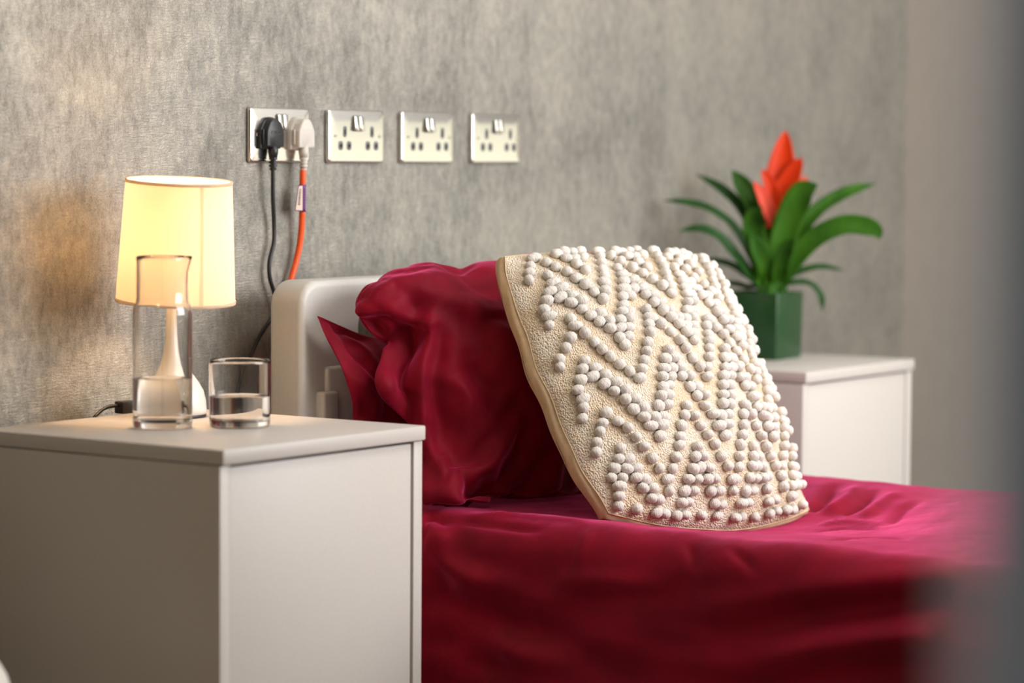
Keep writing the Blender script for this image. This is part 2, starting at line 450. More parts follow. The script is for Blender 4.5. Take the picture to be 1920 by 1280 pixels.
# ------------------------------------------------------------------ plugs, cables
def make_plug(cx, m, label, zc=1.1115, zscale=1.0, ys=1.0, bulky=1.0):
    t = thing('power_plug', label, 'plug', (cx, -0.0005, zc))
    def outline(w, h, top, dz=0.0):
        # shield shape: flat bottom, shoulders tapering to a rounded top
        p = [(-0.5, -0.5), (0.5, -0.5), (0.5, -0.42), (0.5, 0.05), (0.46, 0.14), (0.35, 0.33), (0.22, 0.465), (0.10, 0.5), (-0.10, 0.5), (-0.22, 0.465), (-0.35, 0.33), (-0.46, 0.14), (-0.5, 0.05), (-0.5, -0.42)]
        q = []
        n = len(p)
        for i in range(n):     # lightly subdivided outline
            a, b, c_ = p[i-1], p[i], p[(i+1) % n]
            q += [(b[0]*0.75+a[0]*0.25, b[1]*0.75+a[1]*0.25), (b[0]*0.75+c_[0]*0.25, b[1]*0.75+c_[1]*0.25)]
        return [(x*w, z*h+dz) for x, z in q]
    rings = []
    for y, w, h, dz in ((0.0, 0.0495, 0.0500, 0), (-0.005, 0.0500, 0.0505, 0), (-0.009, 0.0485, 0.0495, 0), (-0.011, 0.0440, 0.0470, 0), (-0.024, 0.0405, 0.0440, 0), (-0.0275, 0.0395, 0.0430, 0), (-0.0290, 0.0370, 0.0405, 0)):
        rings.append([(x, y*ys, z) for x, z in outline(w*bulky, h*zscale, 0, dz)])
    o = link('plug_body', loft(rings), m, t, True); sharp_normals(o, 0.7)
    # grip recess lines on both flanks
    for s in (-1, 1):
        rbox('grip_rib', (s*0.0218*bulky-0.0012, -0.0185*ys, -0.017), (s*0.0218*bulky+0.0012, -0.0125*ys, 0.006), 0.0005, m, t, True)
    # tapered sleeve and ribbed strain relief
    prof = lambda r0, r1, z0, z1: [(0, z0), (r0, z0), (r1, z1), (0, z1)]
    link('cable_sleeve', lathe_mesh([(0.0001, -0.019), (0.0082, -0.019), (0.0080, -0.030), (0.0064, -0.0385), (0.0001, -0.0385)], 20, (0, -0.0185*ys, 0)), m, t, True)
    pr = [(0.0001, -0.038)]
    z = -0.038
    for k in range(3):
        pr += [(0.0066, z), (0.0066, z-0.0036), (0.0044, z-0.0040), (0.0044, z-0.0052)]; z -= 0.0056
    pr += [(0.0058, z), (0.0054, z-0.003), (0.0001, z-0.003)]
    so = link('strain_relief', lathe_mesh(pr, 18, (0, -0.0185*ys, 0)), m, t, True); sharp_normals(so)
    return t

def text_mesh(body, size, extrude):
    cu = bpy.data.curves.new('txt', 'FONT'); cu.body = body; cu.size = size; cu.extrude = extrude
    cu.align_x = 'CENTER'; cu.align_y = 'CENTER'
    ob = bpy.data.objects.new('txt', cu); COL.objects.link(ob)
    dg = bpy.context.evaluated_depsgraph_get(); dg.update()
    me = bpy.data.meshes.new_from_object(ob.evaluated_get(dg))
    bpy.data.objects.remove(ob); bpy.data.curves.remove(cu)
    return me

YB, YW = 0.58, 0.72
plug_b = make_plug(0.042, MAT['black'], 'black mains plug with black cable in the first socket', ys=YB)
me = text_mesh('FUSED', 0.0085, 0.0004)
me.transform(Matrix.Translation((0, -0.0292*YB, 0.001)) @ Matrix.Rotation(math.pi/2, 4, 'X'))
MAT['emboss'] = mat('embossed_black', (0.035, 0.035, 0.037), 0.35)
link('embossed_lettering', me, MAT['emboss'], plug_b, True, False)
me = mesh_from([(-0.0006, -0.0296*YB, -0.004), (0.0006, -0.0296*YB, -0.004), (0.0006, -0.0296*YB, -0.0075), (0.0018, -0.0296*YB, -0.0075), (0, -0.0296*YB, -0.0105), (-0.0018, -0.0296*YB, -0.0075), (-0.0006, -0.0296*YB, -0.0075)], [(0, 1, 2, 3, 4, 5, 6)])
link('embossed_arrow', me, MAT['emboss'], plug_b, True, False)
rbox('cable_screw_notch', (-0.0014, -0.0296*YB, -0.0185), (0.0014, -0.0280*YB, -0.0160), 0.0003, MAT['hole'], plug_b, True)
link('cable', tube_mesh([(0.042, -0.0107, 1.058), (0.0425, -0.0105, 1.045), (0.0445, -0.009, 1.011), (0.0530, -0.004, 0.969), (0.0525, -0.004, 0.940), (0.042, -0.004, 0.910), (0.043, -0.004, 0.885), (0.052, -0.004, 0.864), (0.057, -0.008, 0.839),
      (0.039, -0.012, 0.823), (0.019, -0.014, 0.807), (0.003, -0.012, 0.787), (-0.012, -0.010, 0.761), (-0.031, -0.008, 0.730), (-0.046, -0.006, 0.689), (-0.07, -0.006, 0.60), (-0.09, -0.006, 0.45), (-0.10, -0.03, 0.2)], 0.0034), MAT['black'], plug_b)

plug_w = make_plug(0.1135, MAT['plug_white'], 'off-white mains plug with orange cable and label', bulky=0.98, zscale=1.06, ys=YW)
for k, z in enumerate((0.006, -0.001, -0.012)):
    rbox('face_line', (-0.010+0.004*(k == 2), -0.0296*YW, z), (0.010, -0.0285*YW, z+0.0006), 0.0, MAT['plug_white'], plug_w, True)
orange_pts = [(0.1135, -0.0133, 1.058), (0.1120, -0.0135, 1.040), (0.1140, -0.011, 0.985), (0.1145, -0.008, 0.951), (0.1095, -0.005, 0.917), (0.0925, -0.004, 0.874), (0.0755, -0.004, 0.825), (0.060, -0.004, 0.767), (0.055, -0.004, 0.60), (0.06, -0.004, 0.4), (0.05, -0.03, 0.15)]
oc = link('cable', tube_mesh(orange_pts, 0.0050, 12), MAT['orange'], plug_w, label='orange cable')
# wrap-round label: purple sleeve, cream flag with a barcode, purple border
tagx, tz0, tz1 = 0.1136, 0.988, 1.031
sl = link('cable_label', tube_mesh([(0.1121, -0.0132, tz1), (0.1130, -0.0124, 1.010), (0.1139, -0.0112, tz0)], 0.0058, 14, 4), MAT['purple'], plug_w, label='purple wrap-round label with cream barcode flag')
def quad_plate(name, q, m, par, th=0.0004):
    q = [Vector(v) for v in q]; n = (q[1]-q[0]).cross(q[2]-q[0]).normalized()*th
    me = loft([[tuple(v) for v in q], [tuple(v+n) for v in q]])
    return link(name, me, m, par, smooth=False)
fl = [(0.1080, -0.0160, tz1-0.0005), (0.0975, -0.0165, tz1-0.0015), (0.0885, -0.0165, tz0+0.0015), (0.1090, -0.0150, tz0+0.0005)]
quad_plate('label_flag_border', fl, MAT['purple'], sl)
def lerp2(q, a, b):
    q = [Vector(v) for v in q]
    top = q[0].lerp(q[1], a); bot = q[3].lerp(q[2], a); return top.lerp(bot, b)
off = Vector((-0.0002, -0.0006, 0))
quad_plate('label_flag', [lerp2(fl, 0.0, 0.035)+off, lerp2(fl, 0.93, 0.035)+off, lerp2(fl, 0.93, 0.965)+off, lerp2(fl, 0.0, 0.965)+off], MAT['label'], sl)
off2 = off*2.0
pos = 0.15
for w in (2, 1, 1, 2, 1, 3, 1, 1, 2, 1, 3, 1, 2, 1, 1, 2, 1, 1, 3):
    h = 0.0105*w
    quad_plate('barcode_bar', [lerp2(fl, 0.36, pos)+off2, lerp2(fl, 0.74, pos)+off2, lerp2(fl, 0.74, pos+h)+off2, lerp2(fl, 0.36, pos+h)+off2], MAT['ink'], sl, 0.0002)
    pos += h+0.0165
# faint pale print running down the purple sleeve
for k in range(9):
    z = tz1-0.004-k*0.0043
    dy = k*0.00023; dx = k*0.0002
    quad_plate('label_print', [(0.1128+dx, -0.0193+dy, z), (0.1146+dx, -0.0188+dy, z), (0.1146+dx, -0.0188+dy, z-0.0026), (0.1128+dx, -0.0193+dy, z-0.0026)], MAT['purple_light'], sl, 0.0003)

# ------------------------------------------------------------------ bed
bed = thing('care_bed', 'care bed with white moulded plastic headboard against the papered wall', 'bed', (0.42, -1.1, 0))
hx0, hx1, hy0, hy1, hz = -0.030, 0.880, -0.130, -0.062, 0.885
def headboard():
    # front outline with rounded top corners and a hand-hold opening, extruded to the moulded thickness
    R = 0.040
    def outer(ins):
        x0, x1, z0, z1 = hx0+ins, hx1-ins, 0.30, hz-ins; r = max(R-ins, 0.005)
        p = [(x0, z0)]
        for k in range(9): a = math.pi-math.pi/2*k/8; p.append((x0+r+r*math.cos(a), z1-r+r*math.sin(a)))
        for k in range(9): a = math.pi/2-math.pi/2*k/8; p.append((x1-r+r*math.cos(a), z1-r+r*math.sin(a)))
        p.append((x1, z0)); return p
    def inner(ins):
        x0, x1, z0, z1 = 0.112-ins, 0.738+ins, 0.770-ins, 0.842+ins; r = 0.030+ins
        p = []
        for cx, cz, a0 in ((x0+r, z0+r, 180), ):
            pass
        # ordered to match the outer ring: start low left, go up and round clockwise
        for cx, cz, a0, cnt in ((x0+r, z0+r, 270, 5), (x0+r, z1-r, 180, 5), (x1-r, z1-r, 90, 5), (x1-r, z0+r, 0, 5)):
            for k in range(cnt): a = math.radians(a0-90*k/(cnt-1)); p.append((cx+r*math.cos(a), cz+r*math.sin(a)))
        return p
    prof = [(0.0, 0.012), (0.0012, 0.0055), (0.0055, 0.0014), (0.012, 0.0)]   # (depth in, inset) of the rounded rim
    Wd = hy1-hy0
    lays = [(hy0+0.012, 0.0)]
    rim = []
    rad = 0.011
    for k in range(6):
        a = math.pi/2*k/5; rim.append((hy0+rad*(1-math.sin(a)), rad*(1-math.cos(a))))
    seq = [(hy1-(y-hy0), i) for y, i in rim[::-1]] + rim   # back rim ... front rim
    n = 20
    vs, fs = [], []
    for y, i in seq: vs += [(x, y, z) for x, z in outer(i)]
    m = len(seq)
    for k in range(m-1):
        for j in range(n-1): fs.append((k*n+j, k*n+j+1, (k+1)*n+j+1, (k+1)*n+j))
    base_in = len(vs)
    seq2 = [(hy1-(y-hy0), i*0.5) for y, i in rim[::-1]] + [(y, i*0.5) for y, i in rim]
    for y, i in seq2: vs += [(x, y, z) for x, z in inner(i)]
    for k in range(m-1):
        for j in range(n): j2 = (j+1) % n; fs.append((base_in+k*n+j, base_in+(k+1)*n+j, base_in+(k+1)*n+j2, base_in+k*n+j2))
    # faces between the outline and the opening, front and back
    for lay, flip in ((m-1, False), (0, True)):
        A = [lay*n+j for j in range(n)]; B = [base_in+lay*n+j for j in range(n)]
        # inner points: rotate so that index 0 is the low left one
        mp = [2, 4, 5, 5, 6, 7, 7, 8, 9, 9, 10, 10, 11, 12, 12, 13, 14, 14, 15, 17]
        for j in range(n):
            a, b = mp[j], mp[(j+1) % n]
            if b < a: b += n
            f = (A[j], A[(j+1) % n])+tuple(B[q % n] for q in range(b, a-1, -1))
            fs.append(f if not flip else f[::-1])
    fs.append(tuple(k*n for k in range(m))+tuple(k*n+n-1 for k in range(m-1, -1, -1)))
    me = mesh_from(vs, fs); bm = bmesh.new(); bm.from_mesh(me); bpy.data.meshes.remove(me)
    return bm_mesh(bm)
hb = link('headboard', headboard(), MAT['headboard'], bed); sharp_normals(hb, 0.5)
# lower part of the end cap and the moulded blocks standing proud of the front face
#rbox('end_rim', (hx0-0.0035, hy0+0.010, 0.30), (-0.012, hy1+0.002, 0.752), 0.007, MAT['headboard'], bed, seg=4)
rbox('mounting_block', (0.004, hy0-0.016, 0.55), (0.042, hy0+0.004, 0.714), 0.005, MAT['headboard'], bed, seg=3)
rbox('moulded_step', (0.024, hy0-0.008, 0.55), (0.80, hy0+0.004, 0.752), 0.006, MAT['headboard'], bed, seg=3)
rbox('bed_frame', (0.0, -2.10, 0.30), (0.84, -0.14, 0.36), 0.01, MAT['headboard'], bed)
for x in (0.06, 0.78):
    for y in (-0.35, -1.85):
        rbox('leg', (x-0.025, y-0.025, 0.0), (x+0.025, y+0.025, 0.31), 0.006, MAT['metal_leg'], bed)
rbox('footboard', (-0.03, -2.17, 0.30), (0.88, -2.11, 0.80), 0.02, MAT['headboard'], bed, seg=3)
mt = rbox('mattress', (0.03, -2.08, 0.362), (0.80, -0.15, 0.475), 0.03, MAT['mattress'], seg=3)
tag(mt, 'mattress hidden under the crimson cover', 'mattress')

# ------------------------------------------------------------------ soft goods helpers
def grid_normals(P):
    du = np.gradient(P, axis=0); dv = np.gradient(P, axis=1)
    n = np.cross(du, dv); n /= (np.linalg.norm(n, axis=2, keepdims=True)+1e-12); return n
def seg_dist(P, line):
    best = np.full(P.shape[:-1], 1e9); line = np.array(line, float)
    tt = np.zeros(P.shape[:-1]); L = len(line)-1
    for i in range(L):
        a, b = line[i], line[i+1]; ab = b-a
        t = np.clip(((P-a)@ab)/(ab@ab+1e-12), 0, 1)
        d = np.linalg.norm(P-(a+t[..., None]*ab), axis=-1)
        upd = d < best; best = np.where(upd, d, best); tt = np.where(upd, (i+t)/L, tt)
    return best, tt
def apply_strokes(P, N, strokes):
    # strokes: (amplitude, width, taper0, taper1, polyline): ridge (+) or crease (-) along the line
    D = np.zeros(P.shape[:-1])
    for A, w, t0, t1, line in strokes:
        line = [tuple(q) for q in spline(line, 6)] if len(line) > 2 else line
        d, t = seg_dist(P, line)
        fall = np.exp(-(d/w)**2)
        tp = np.clip(t/max(t0, 1e-3), 0, 1)*np.clip((1-t)/max(t1, 1e-3), 0, 1)
        tp = tp*tp*(3-2*tp)
        D += A*fall*tp
    return P + N*D[..., None]
def fnoise(P, scale, seed=0.0, octaves=3):
    flat = P.reshape(-1, 3)*np.array(scale)
    out = np.array([noise.fractal((x+seed, y-seed, z+2*seed), 1.0, 2.0, octaves) for x, y, z in flat])
    return out.reshape(P.shape[:-1])
def rbf_warp(P, src, dst, sig):
    src = np.array(src, float); dst = np.array(dst, float); sig = np.array(sig, float)*np.ones(len(src))
    K = np.exp(-(np.linalg.norm(src[:, None]-src[None], axis=2)/sig[None])**2)
    W = np.linalg.solve(K+1e-4*np.eye(len(src)), dst-src)
    k = np.exp(-(np.linalg.norm(P[..., None, :]-src, axis=-1)/sig)**2)
    return P + k@W

#FOLDS_BEGIN
# cloth folds of the settled pillows: offsets in millimetres on a coarse grid over each face (x, y, z triples)
FRONT_FOLDS = (
 (62, 44, [
  38,4,-8,37,6,-8,36,5,-10,36,6,-14,35,7,-16,35,6,-17,33,5,-23,30,4,-29,26,3,-35,20,2,-39,17,3,-38,15,3,-35,14,3,-32,13,3,-28,15,2,-27,
  16,0,-26,12,4,-22,10,6,-20,11,7,-18,11,9,-15,7,7,-14,4,4,-13,3,2,-11,1,2,-10,0,3,-9,0,4,-8,0,6,-6,1,9,-5,2,12,-4,3,13,-5,
  2,13,-7,3,14,-3,1,15,-5,-1,16,-6,-4,16,-11,-7,15,-15,-9,15,-15,-10,15,-15,-10,15,-14,-9,14,-14,-10,13,-13,-13,13,-11,-12,13,-11,-11,12,-12,38,6,-7,
  37,5,-10,35,4,-14,34,3,-16,33,4,-17,32,6,-18,31,5,-21,27,4,-27,23,2,-35,18,2,-37,15,2,-35,13,2,-33,14,3,-32,16,2,-31,12,2,-26,5,4,-20,
  6,6,-17,8,6,-16,6,7,-16,8,9,-13,9,11,-10,6,8,-9,5,5,-9,3,2,-9,2,3,-8,1,6,-7,2,9,-6,4,11,-6,4,12,-5,3,13,-4,3,14,-3,
  1,14,-5,-1,15,-5,-4,15,-7,-6,15,-13,-9,14,-15,-11,14,-15,-12,14,-14,-11,14,-13,-10,13,-13,-12,13,-11,-13,13,-10,-12,13,-11,-11,12,-12,38,5,-7,36,4,-12,
  35,2,-15,33,0,-15,32,0,-16,31,3,-19,30,5,-21,27,4,-27,22,2,-35,18,1,-35,13,1,-33,14,2,-33,15,2,-32,14,2,-28,8,2,-21,4,4,-17,6,7,-18,
  6,7,-15,6,9,-14,5,9,-12,8,10,-9,6,10,-9,6,5,-9,5,4,-8,4,6,-8,3,11,-8,3,11,-7,4,11,-6,4,11,-4,4,13,-3,2,14,-2,0,14,-3,
  -2,15,-4,-4,14,-9,-8,14,-13,-10,14,-14,-12,14,-13,-13,13,-12,-12,13,-12,-12,13,-11,-13,13,-10,-13,13,-9,-12,12,-11,-11,11,-11,38,3,-5,35,0,-11,34,-1,-14,
  32,-3,-15,31,-5,-15,30,0,-19,30,4,-22,28,4,-30,23,2,-34,16,1,-34,13,1,-31,14,2,-33,14,1,-29,9,1,-23,5,3,-19,6,8,-21,7,10,-20,7,10,-16,
  7,10,-13,5,8,-11,5,10,-10,6,12,-9,4,11,-10,5,8,-9,4,11,-10,3,14,-9,4,12,-7,5,11,-5,5,11,-3,3,12,-2,0,12,-5,0,15,-3,-3,14,-4,
  -5,14,-8,-9,13,-12,-11,13,-12,-13,13,-12,-14,12,-10,-13,12,-11,-14,13,-10,-14,13,-9,-13,13,-9,-12,11,-10,-11,11,-10,38,2,-5,34,-3,-10,31,-7,-12,31,-5,-14,
  31,-6,-15,30,-2,-19,30,3,-23,29,3,-31,24,2,-34,17,0,-33,13,1,-29,14,1,-32,9,0,-25,7,1,-20,7,5,-20,8,11,-23,7,9,-19,8,10,-16,7,10,-12,
  6,11,-10,4,10,-9,6,13,-11,6,15,-12,5,14,-10,4,15,-10,5,16,-9,5,14,-7,5,13,-5,5,11,-3,2,10,-2,-2,10,-5,-3,13,-8,-4,14,-7,-7,13,-11,
  -9,13,-11,-11,13,-11,-14,12,-10,-15,12,-9,-15,12,-9,-14,12,-9,-13,12,-10,-13,12,-8,-12,10,-9,-11,10,-8,39,0,-4,33,-6,-8,31,-5,-11,30,-5,-11,29,-4,-12,
  31,-2,-18,30,2,-22,28,3,-32,24,1,-34,20,1,-31,15,2,-27,14,3,-27,10,3,-23,8,5,-22,9,9,-23,10,13,-24,8,10,-18,8,9,-15,7,9,-11,6,11,-9,
  5,13,-8,2,13,-10,3,15,-11,6,15,-12,6,15,-10,4,15,-7,3,14,-5,4,11,-4,4,10,-3,0,9,-4,-4,10,-9,-4,12,-8,-6,12,-10,-8,12,-10,-10,12,-10,
  -12,12,-10,-12,13,-10,-14,12,-8,-14,12,-7,-13,12,-9,-12,11,-8,-12,11,-6,-12,10,-7,-11,10,-8,39,-2,-3,33,-6,-6,30,-5,-11,31,-2,-12,31,-1,-14,31,0,-19,
  30,1,-21,29,1,-30,25,2,-31,22,5,-29,18,7,-27,13,7,-21,11,9,-19,8,13,-28,10,15,-28,10,13,-24,8,10,-18,7,8,-14,4,8,-11,4,9,-8,4,11,-7,
  3,14,-8,0,14,-9,-3,14,-9,-2,14,-8,-1,13,-7,1,11,-6,2,9,-5,4,8,-3,0,9,-5,-3,10,-7,-4,11,-8,-6,11,-8,-7,13,-9,-9,13,-9,-8,15,-11,
  -10,14,-9,-14,11,-6,-14,11,-5,-13,11,-5,-12,11,-6,-12,11,-5,-12,11,-6,-11,10,-8,40,-3,1,35,-6,-2,35,-3,-7,36,0,-13,34,0,-17,33,0,-19,31,1,-20,
  29,0,-26,23,7,-32,23,10,-30,21,13,-26,17,14,-22,11,14,-21,10,17,-32,9,14,-28,5,10,-22,4,7,-17,2,6,-13,0,5,-10,-1,6,-7,0,8,-6,1,10,-6,
  0,11,-6,-1,10,-7,-2,12,-8,-2,9,-6,-2,8,-5,-2,8,-4,-6,11,-10,-7,9,-9,-6,9,-7,-5,9,-5,-5,9,-6,-8,10,-6,-8,12,-7,-9,14,-7,-11,13,-6,
  -14,12,-4,-15,11,-2,-14,11,-4,-12,11,-5,-11,11,-8,-10,10,-10,-11,11,-7,42,-1,6,40,-4,4,41,-3,1,41,-3,-4,40,-2,-6,37,1,-7,32,6,-14,27,3,-32,
  23,7,-34,20,18,-31,22,21,-26,16,25,-27,11,20,-22,12,17,-32,8,12,-26,3,6,-20,-1,3,-15,-3,2,-11,-5,2,-8,-5,3,-6,-5,4,-5,-8,5,-5,-9,5,-5,
  -6,7,-6,-2,7,-6,-2,6,-5,-1,7,-4,-2,10,-4,-5,9,-5,-9,7,-7,-10,6,-6,-6,6,-4,-6,7,-3,-8,8,-4,-9,11,-4,-12,11,-5,-13,10,-3,-14,10,-2,
  -13,10,-4,-12,9,-9,-10,9,-8,-9,8,-12,-10,8,-9,-11,9,-5,42,-1,10,41,-1,7,42,0,1,42,-1,-2,41,0,-1,37,6,-5,32,12,-15,26,10,-30,23,6,-30,
  18,18,-37,15,24,-33,11,24,-31,11,19,-26,12,16,-33,7,10,-25,0,3,-18,-3,-2,-13,-5,-3,-8,-8,-4,-6,-9,-2,-4,-10,1,-4,-9,3,-4,-8,7,-7,-9,4,-5,
  -10,3,-3,-10,3,-2,-8,3,-2,-5,4,-2,-6,5,-1,-9,3,-2,-10,6,-4,-11,3,-2,-10,3,-1,-13,3,-1,-15,4,-1,-15,5,-1,-14,7,-3,-13,9,-4,-12,8,-7,
  -10,8,-11,-10,8,-11,-9,8,-10,-11,7,-6,-10,8,-3,43,-5,8,42,-3,9,43,1,1,41,3,0,39,7,-2,36,13,-10,32,15,-16,26,10,-29,20,10,-36,17,16,-40,
  14,19,-35,10,19,-32,9,16,-28,12,14,-32,7,10,-24,2,5,-16,-5,-5,-10,-7,-9,-6,-9,-8,-5,-9,-7,-3,-8,-1,-4,-7,3,-5,-6,7,-7,-6,8,-7,-6,6,-6,
  -7,3,-4,-7,2,-2,-7,4,-2,-7,5,-2,-8,5,-1,-10,3,-1,-13,-1,1,-15,-3,2,-16,-3,2,-16,-2,3,-16,0,2,-14,4,0,-13,6,-1,-12,6,-4,-10,6,-7,
  -10,6,-7,-11,6,-4,-10,6,-3,-10,7,0,43,-8,9,43,-3,13,42,-1,5,41,8,2,38,16,-5,36,17,-12,33,15,-15,29,19,-24,22,23,-34,17,19,-33,16,17,-33,
  11,19,-28,8,13,-31,8,11,-29,6,8,-23,3,5,-15,-6,-5,-11,-8,-2,-9,-8,1,-8,-6,-2,-5,-6,1,-6,-6,6,-8,-5,7,-7,-7,4,-6,-5,7,-7,-5,5,-5,
  -4,7,-5,-5,7,-4,-6,5,-2,-9,1,0,-12,-2,2,-15,-6,3,-16,-7,4,-17,-7,5,-16,-5,5,-15,-1,3,-13,3,0,-12,4,-1,-11,5,0,-10,5,-4,-10,5,-4,
  -10,5,-1,-10,5,-1,-9,7,1,44,-11,10,43,3,13,40,10,4,39,15,0,39,17,-6,37,18,-8,34,24,-11,31,30,-19,26,28,-32,19,20,-33,16,16,-30,12,13,-32,
  8,12,-33,8,10,-29,6,6,-23,2,4,-15,-4,2,-11,-6,0,-7,-4,6,-10,-5,6,-9,-3,7,-8,-8,3,-7,-7,3,-7,-6,3,-6,-5,5,-7,-4,6,-6,-4,6,-5,
  -5,4,-3,-8,0,-1,-12,-5,2,-15,-9,4,-15,-9,5,-15,-7,4,-15,-6,4,-14,-3,3,-13,0,2,-13,2,2,-12,3,0,-10,4,-2,-9,4,-5,-10,4,-2,-10,4,-2,
  -9,4,0,-8,5,1,39,-11,23,40,7,7,41,16,8,38,19,0,39,24,-3,38,27,-2,36,29,-9,34,36,-18,29,30,-27,22,22,-36,15,13,-33,7,13,-40,7,14,-35,
  5,20,-27,9,14,-25,5,7,-17,-1,7,-12,-3,11,-12,-7,4,-10,-7,3,-8,-4,4,-8,-10,0,-7,-12,-1,-6,-11,-1,-5,-8,1,-5,-7,2,-4,-5,3,-4,-7,0,-2,
  -10,-5,1,-13,-10,3,-14,-10,5,-14,-8,4,-14,-4,1,-13,-3,1,-13,-1,1,-12,1,0,-12,2,1,-12,2,-1,-10,2,-2,-9,3,-3,-9,2,-3,-9,3,-5,-9,2,-1,
  -7,4,1,27,-8,13,32,4,16,37,11,12,37,18,5,36,20,0,36,28,-4,37,32,-6,33,33,-15,29,30,-27,24,23,-33,17,20,-35,8,20,-34,6,22,-32,6,22,-28,
  7,25,-22,10,18,-21,6,13,-16,1,15,-13,-3,10,-10,-7,2,-9,-8,0,-8,-10,-2,-7,-9,0,-6,-11,-2,-5,-11,-3,-3,-10,-2,-2,-10,-2,-1,-8,-3,1,-11,-9,2,
  -12,-10,4,-13,-9,4,-12,-6,2,-12,-2,-1,-12,0,-1,-11,1,-2,-11,3,-2,-11,3,-1,-12,2,-6,-10,1,-3,-9,1,-2,-9,1,-3,-8,1,-3,-8,1,0,-6,2,0,
  22,-3,15,19,2,11,26,7,9,30,12,11,28,18,8,26,22,-3,26,24,-9,29,27,-10,26,31,-14,18,35,-23,12,34,-30,9,25,-34,6,21,-30,7,23,-27,6,24,-22,
  7,31,-16,9,20,-18,4,17,-12,0,15,-10,-5,5,-8,-9,-2,-8,-10,-4,-6,-9,-3,-5,-11,-5,-4,-11,-6,-2,-11,-6,-1,-11,-6,1,-9,-6,3,-11,-11,3,-11,-8,2,
  -11,-6,1,-11,-3,-1,-11,-1,-2,-11,2,-4,-10,4,-6,-10,5,-5,-10,4,-3,-12,2,-11,-11,2,-10,-9,2,-8,-9,2,-6,-8,-1,-1,-7,0,1,-6,0,0,16,5,18,
  18,6,14,19,9,10,20,12,6,24,17,5,24,23,-2,24,28,-4,20,34,-14,19,39,-18,17,41,-25,14,42,-28,12,32,-32,9,24,-31,5,19,-27,5,19,-23,4,19,-17,
  9,24,-15,4,22,-16,-3,11,-12,-6,0,-9,-8,-3,-7,-9,-4,-5,-9,-8,-3,-10,-8,-2,-10,-8,-1,-10,-8,0,-10,-7,1,-9,-8,2,-10,-10,4,-10,-8,3,-10,-5,1,
  -10,-1,-3,-10,2,-6,-10,4,-7,-10,7,-9,-10,7,-9,-11,2,-6,-11,1,-12,-10,3,-15,-9,2,-13,-9,-1,-7,-7,-1,-3,-7,-2,0,-8,-2,-4,12,3,21,15,5,17,
  15,8,13,17,14,9,17,20,4,17,25,-1,16,31,-5,13,31,-14,13,32,-18,14,42,-26,15,46,-27,14,40,-27,11,31,-27,7,21,-26,4,21,-22,2,12,-20,4,13,-18,
  -2,10,-15,-4,6,-11,-5,0,-8,-7,-6,-5,-8,-5,-4,-8,-9,-3,-9,-10,-1,-9,-11,1,-9,-10,1,-9,-7,0,-8,-8,1,-8,-8,2,-9,-6,2,-9,-3,-1,-9,1,-5,
  -9,4,-8,-9,5,-9,-10,5,-8,-11,4,-6,-11,4,-7,-11,3,-9,-9,2,-16,-9,2,-14,-8,-2,-8,-7,-4,-3,-6,-4,-3,-8,-5,-8,12,5,23,13,3,19,14,9,16,
  15,15,11,16,20,6,15,24,1,14,28,-2,12,28,-10,13,34,-19,12,37,-24,13,42,-31,12,38,-29,11,31,-29,8,28,-26,5,21,-23,1,8,-22,-2,2,-17,-3,-1,-12,
  -4,-1,-9,-4,-2,-6,-6,-6,-4,-7,-5,-4,-7,-7,-3,-8,-10,-1,-8,-12,1,-8,-9,0,-8,-6,-1,-8,-4,-1,-8,-3,-1,-8,-4,0,-7,-1,-2,-8,1,-6,-8,3,-6,
  -8,4,-7,-10,2,-4,-10,3,-5,-10,4,-5,-12,1,-3,-10,1,-10,-8,2,-13,-8,0,-11,-7,-3,-5,-8,-7,-9,-7,-6,-8,13,6,26,11,7,22,11,10,18,13,15,14,
  14,21,8,12,23,3,14,26,1,12,26,-9,11,30,-14,10,35,-26,9,35,-32,5,29,-33,5,26,-30,8,26,-27,6,21,-23,2,11,-19,-1,0,-16,-2,-1,-12,-2,-2,-8,
  -5,-6,-5,-5,-6,-5,-7,-8,-3,-7,-8,-2,-7,-6,-2,-7,-9,0,-7,-10,2,-7,-7,1,-7,-4,-2,-8,-4,-1,-7,-1,-3,-6,0,-3,-7,1,-3,-7,1,-4,-8,2,-3,
  -9,1,-2,-11,0,-1,-11,1,0,-12,0,1,-11,1,-2,-9,1,-7,-9,1,-6,-10,1,-4,-8,-6,-9,-8,-8,-13,13,8,28,10,8,24,9,9,20,10,12,16,7,14,11,
  9,21,5,9,25,-2,11,26,-7,8,31,-15,9,35,-20,7,31,-30,3,23,-35,3,20,-31,2,17,-27,3,15,-23,3,11,-18,0,-1,-15,-1,-3,-11,-2,-5,-7,-5,-10,-4,
  -5,-7,-4,-6,-10,-2,-7,-10,-1,-6,-7,-1,-6,-7,0,-6,-10,2,-6,-7,1,-6,-4,-1,-8,-5,1,-9,-6,1,-9,-4,1,-8,-3,1,-10,-4,2,-11,-4,2,-11,-3,3,
  -11,-2,3,-11,-1,3,-11,-1,3,-11,0,3,-10,1,2,-10,1,2,-10,-1,-1,-9,-2,-4,-8,-5,-9,11,6,29,7,6,26,6,5,22,7,10,17,4,17,12,3,19,6,
  2,26,0,1,29,-7,0,29,-10,4,33,-21,5,33,-27,4,22,-35,4,19,-32,3,15,-28,2,9,-24,1,5,-18,1,2,-14,-2,-7,-10,-3,-11,-6,-4,-11,-4,-4,-10,-3,
  -5,-11,-1,-6,-13,1,-6,-10,0,-5,-7,0,-5,-9,2,-5,-7,1,-7,-8,2,-9,-9,4,-9,-7,3,-9,-7,4,-10,-7,5,-10,-7,5,-10,-5,5,-10,-5,5,-10,-3,4,
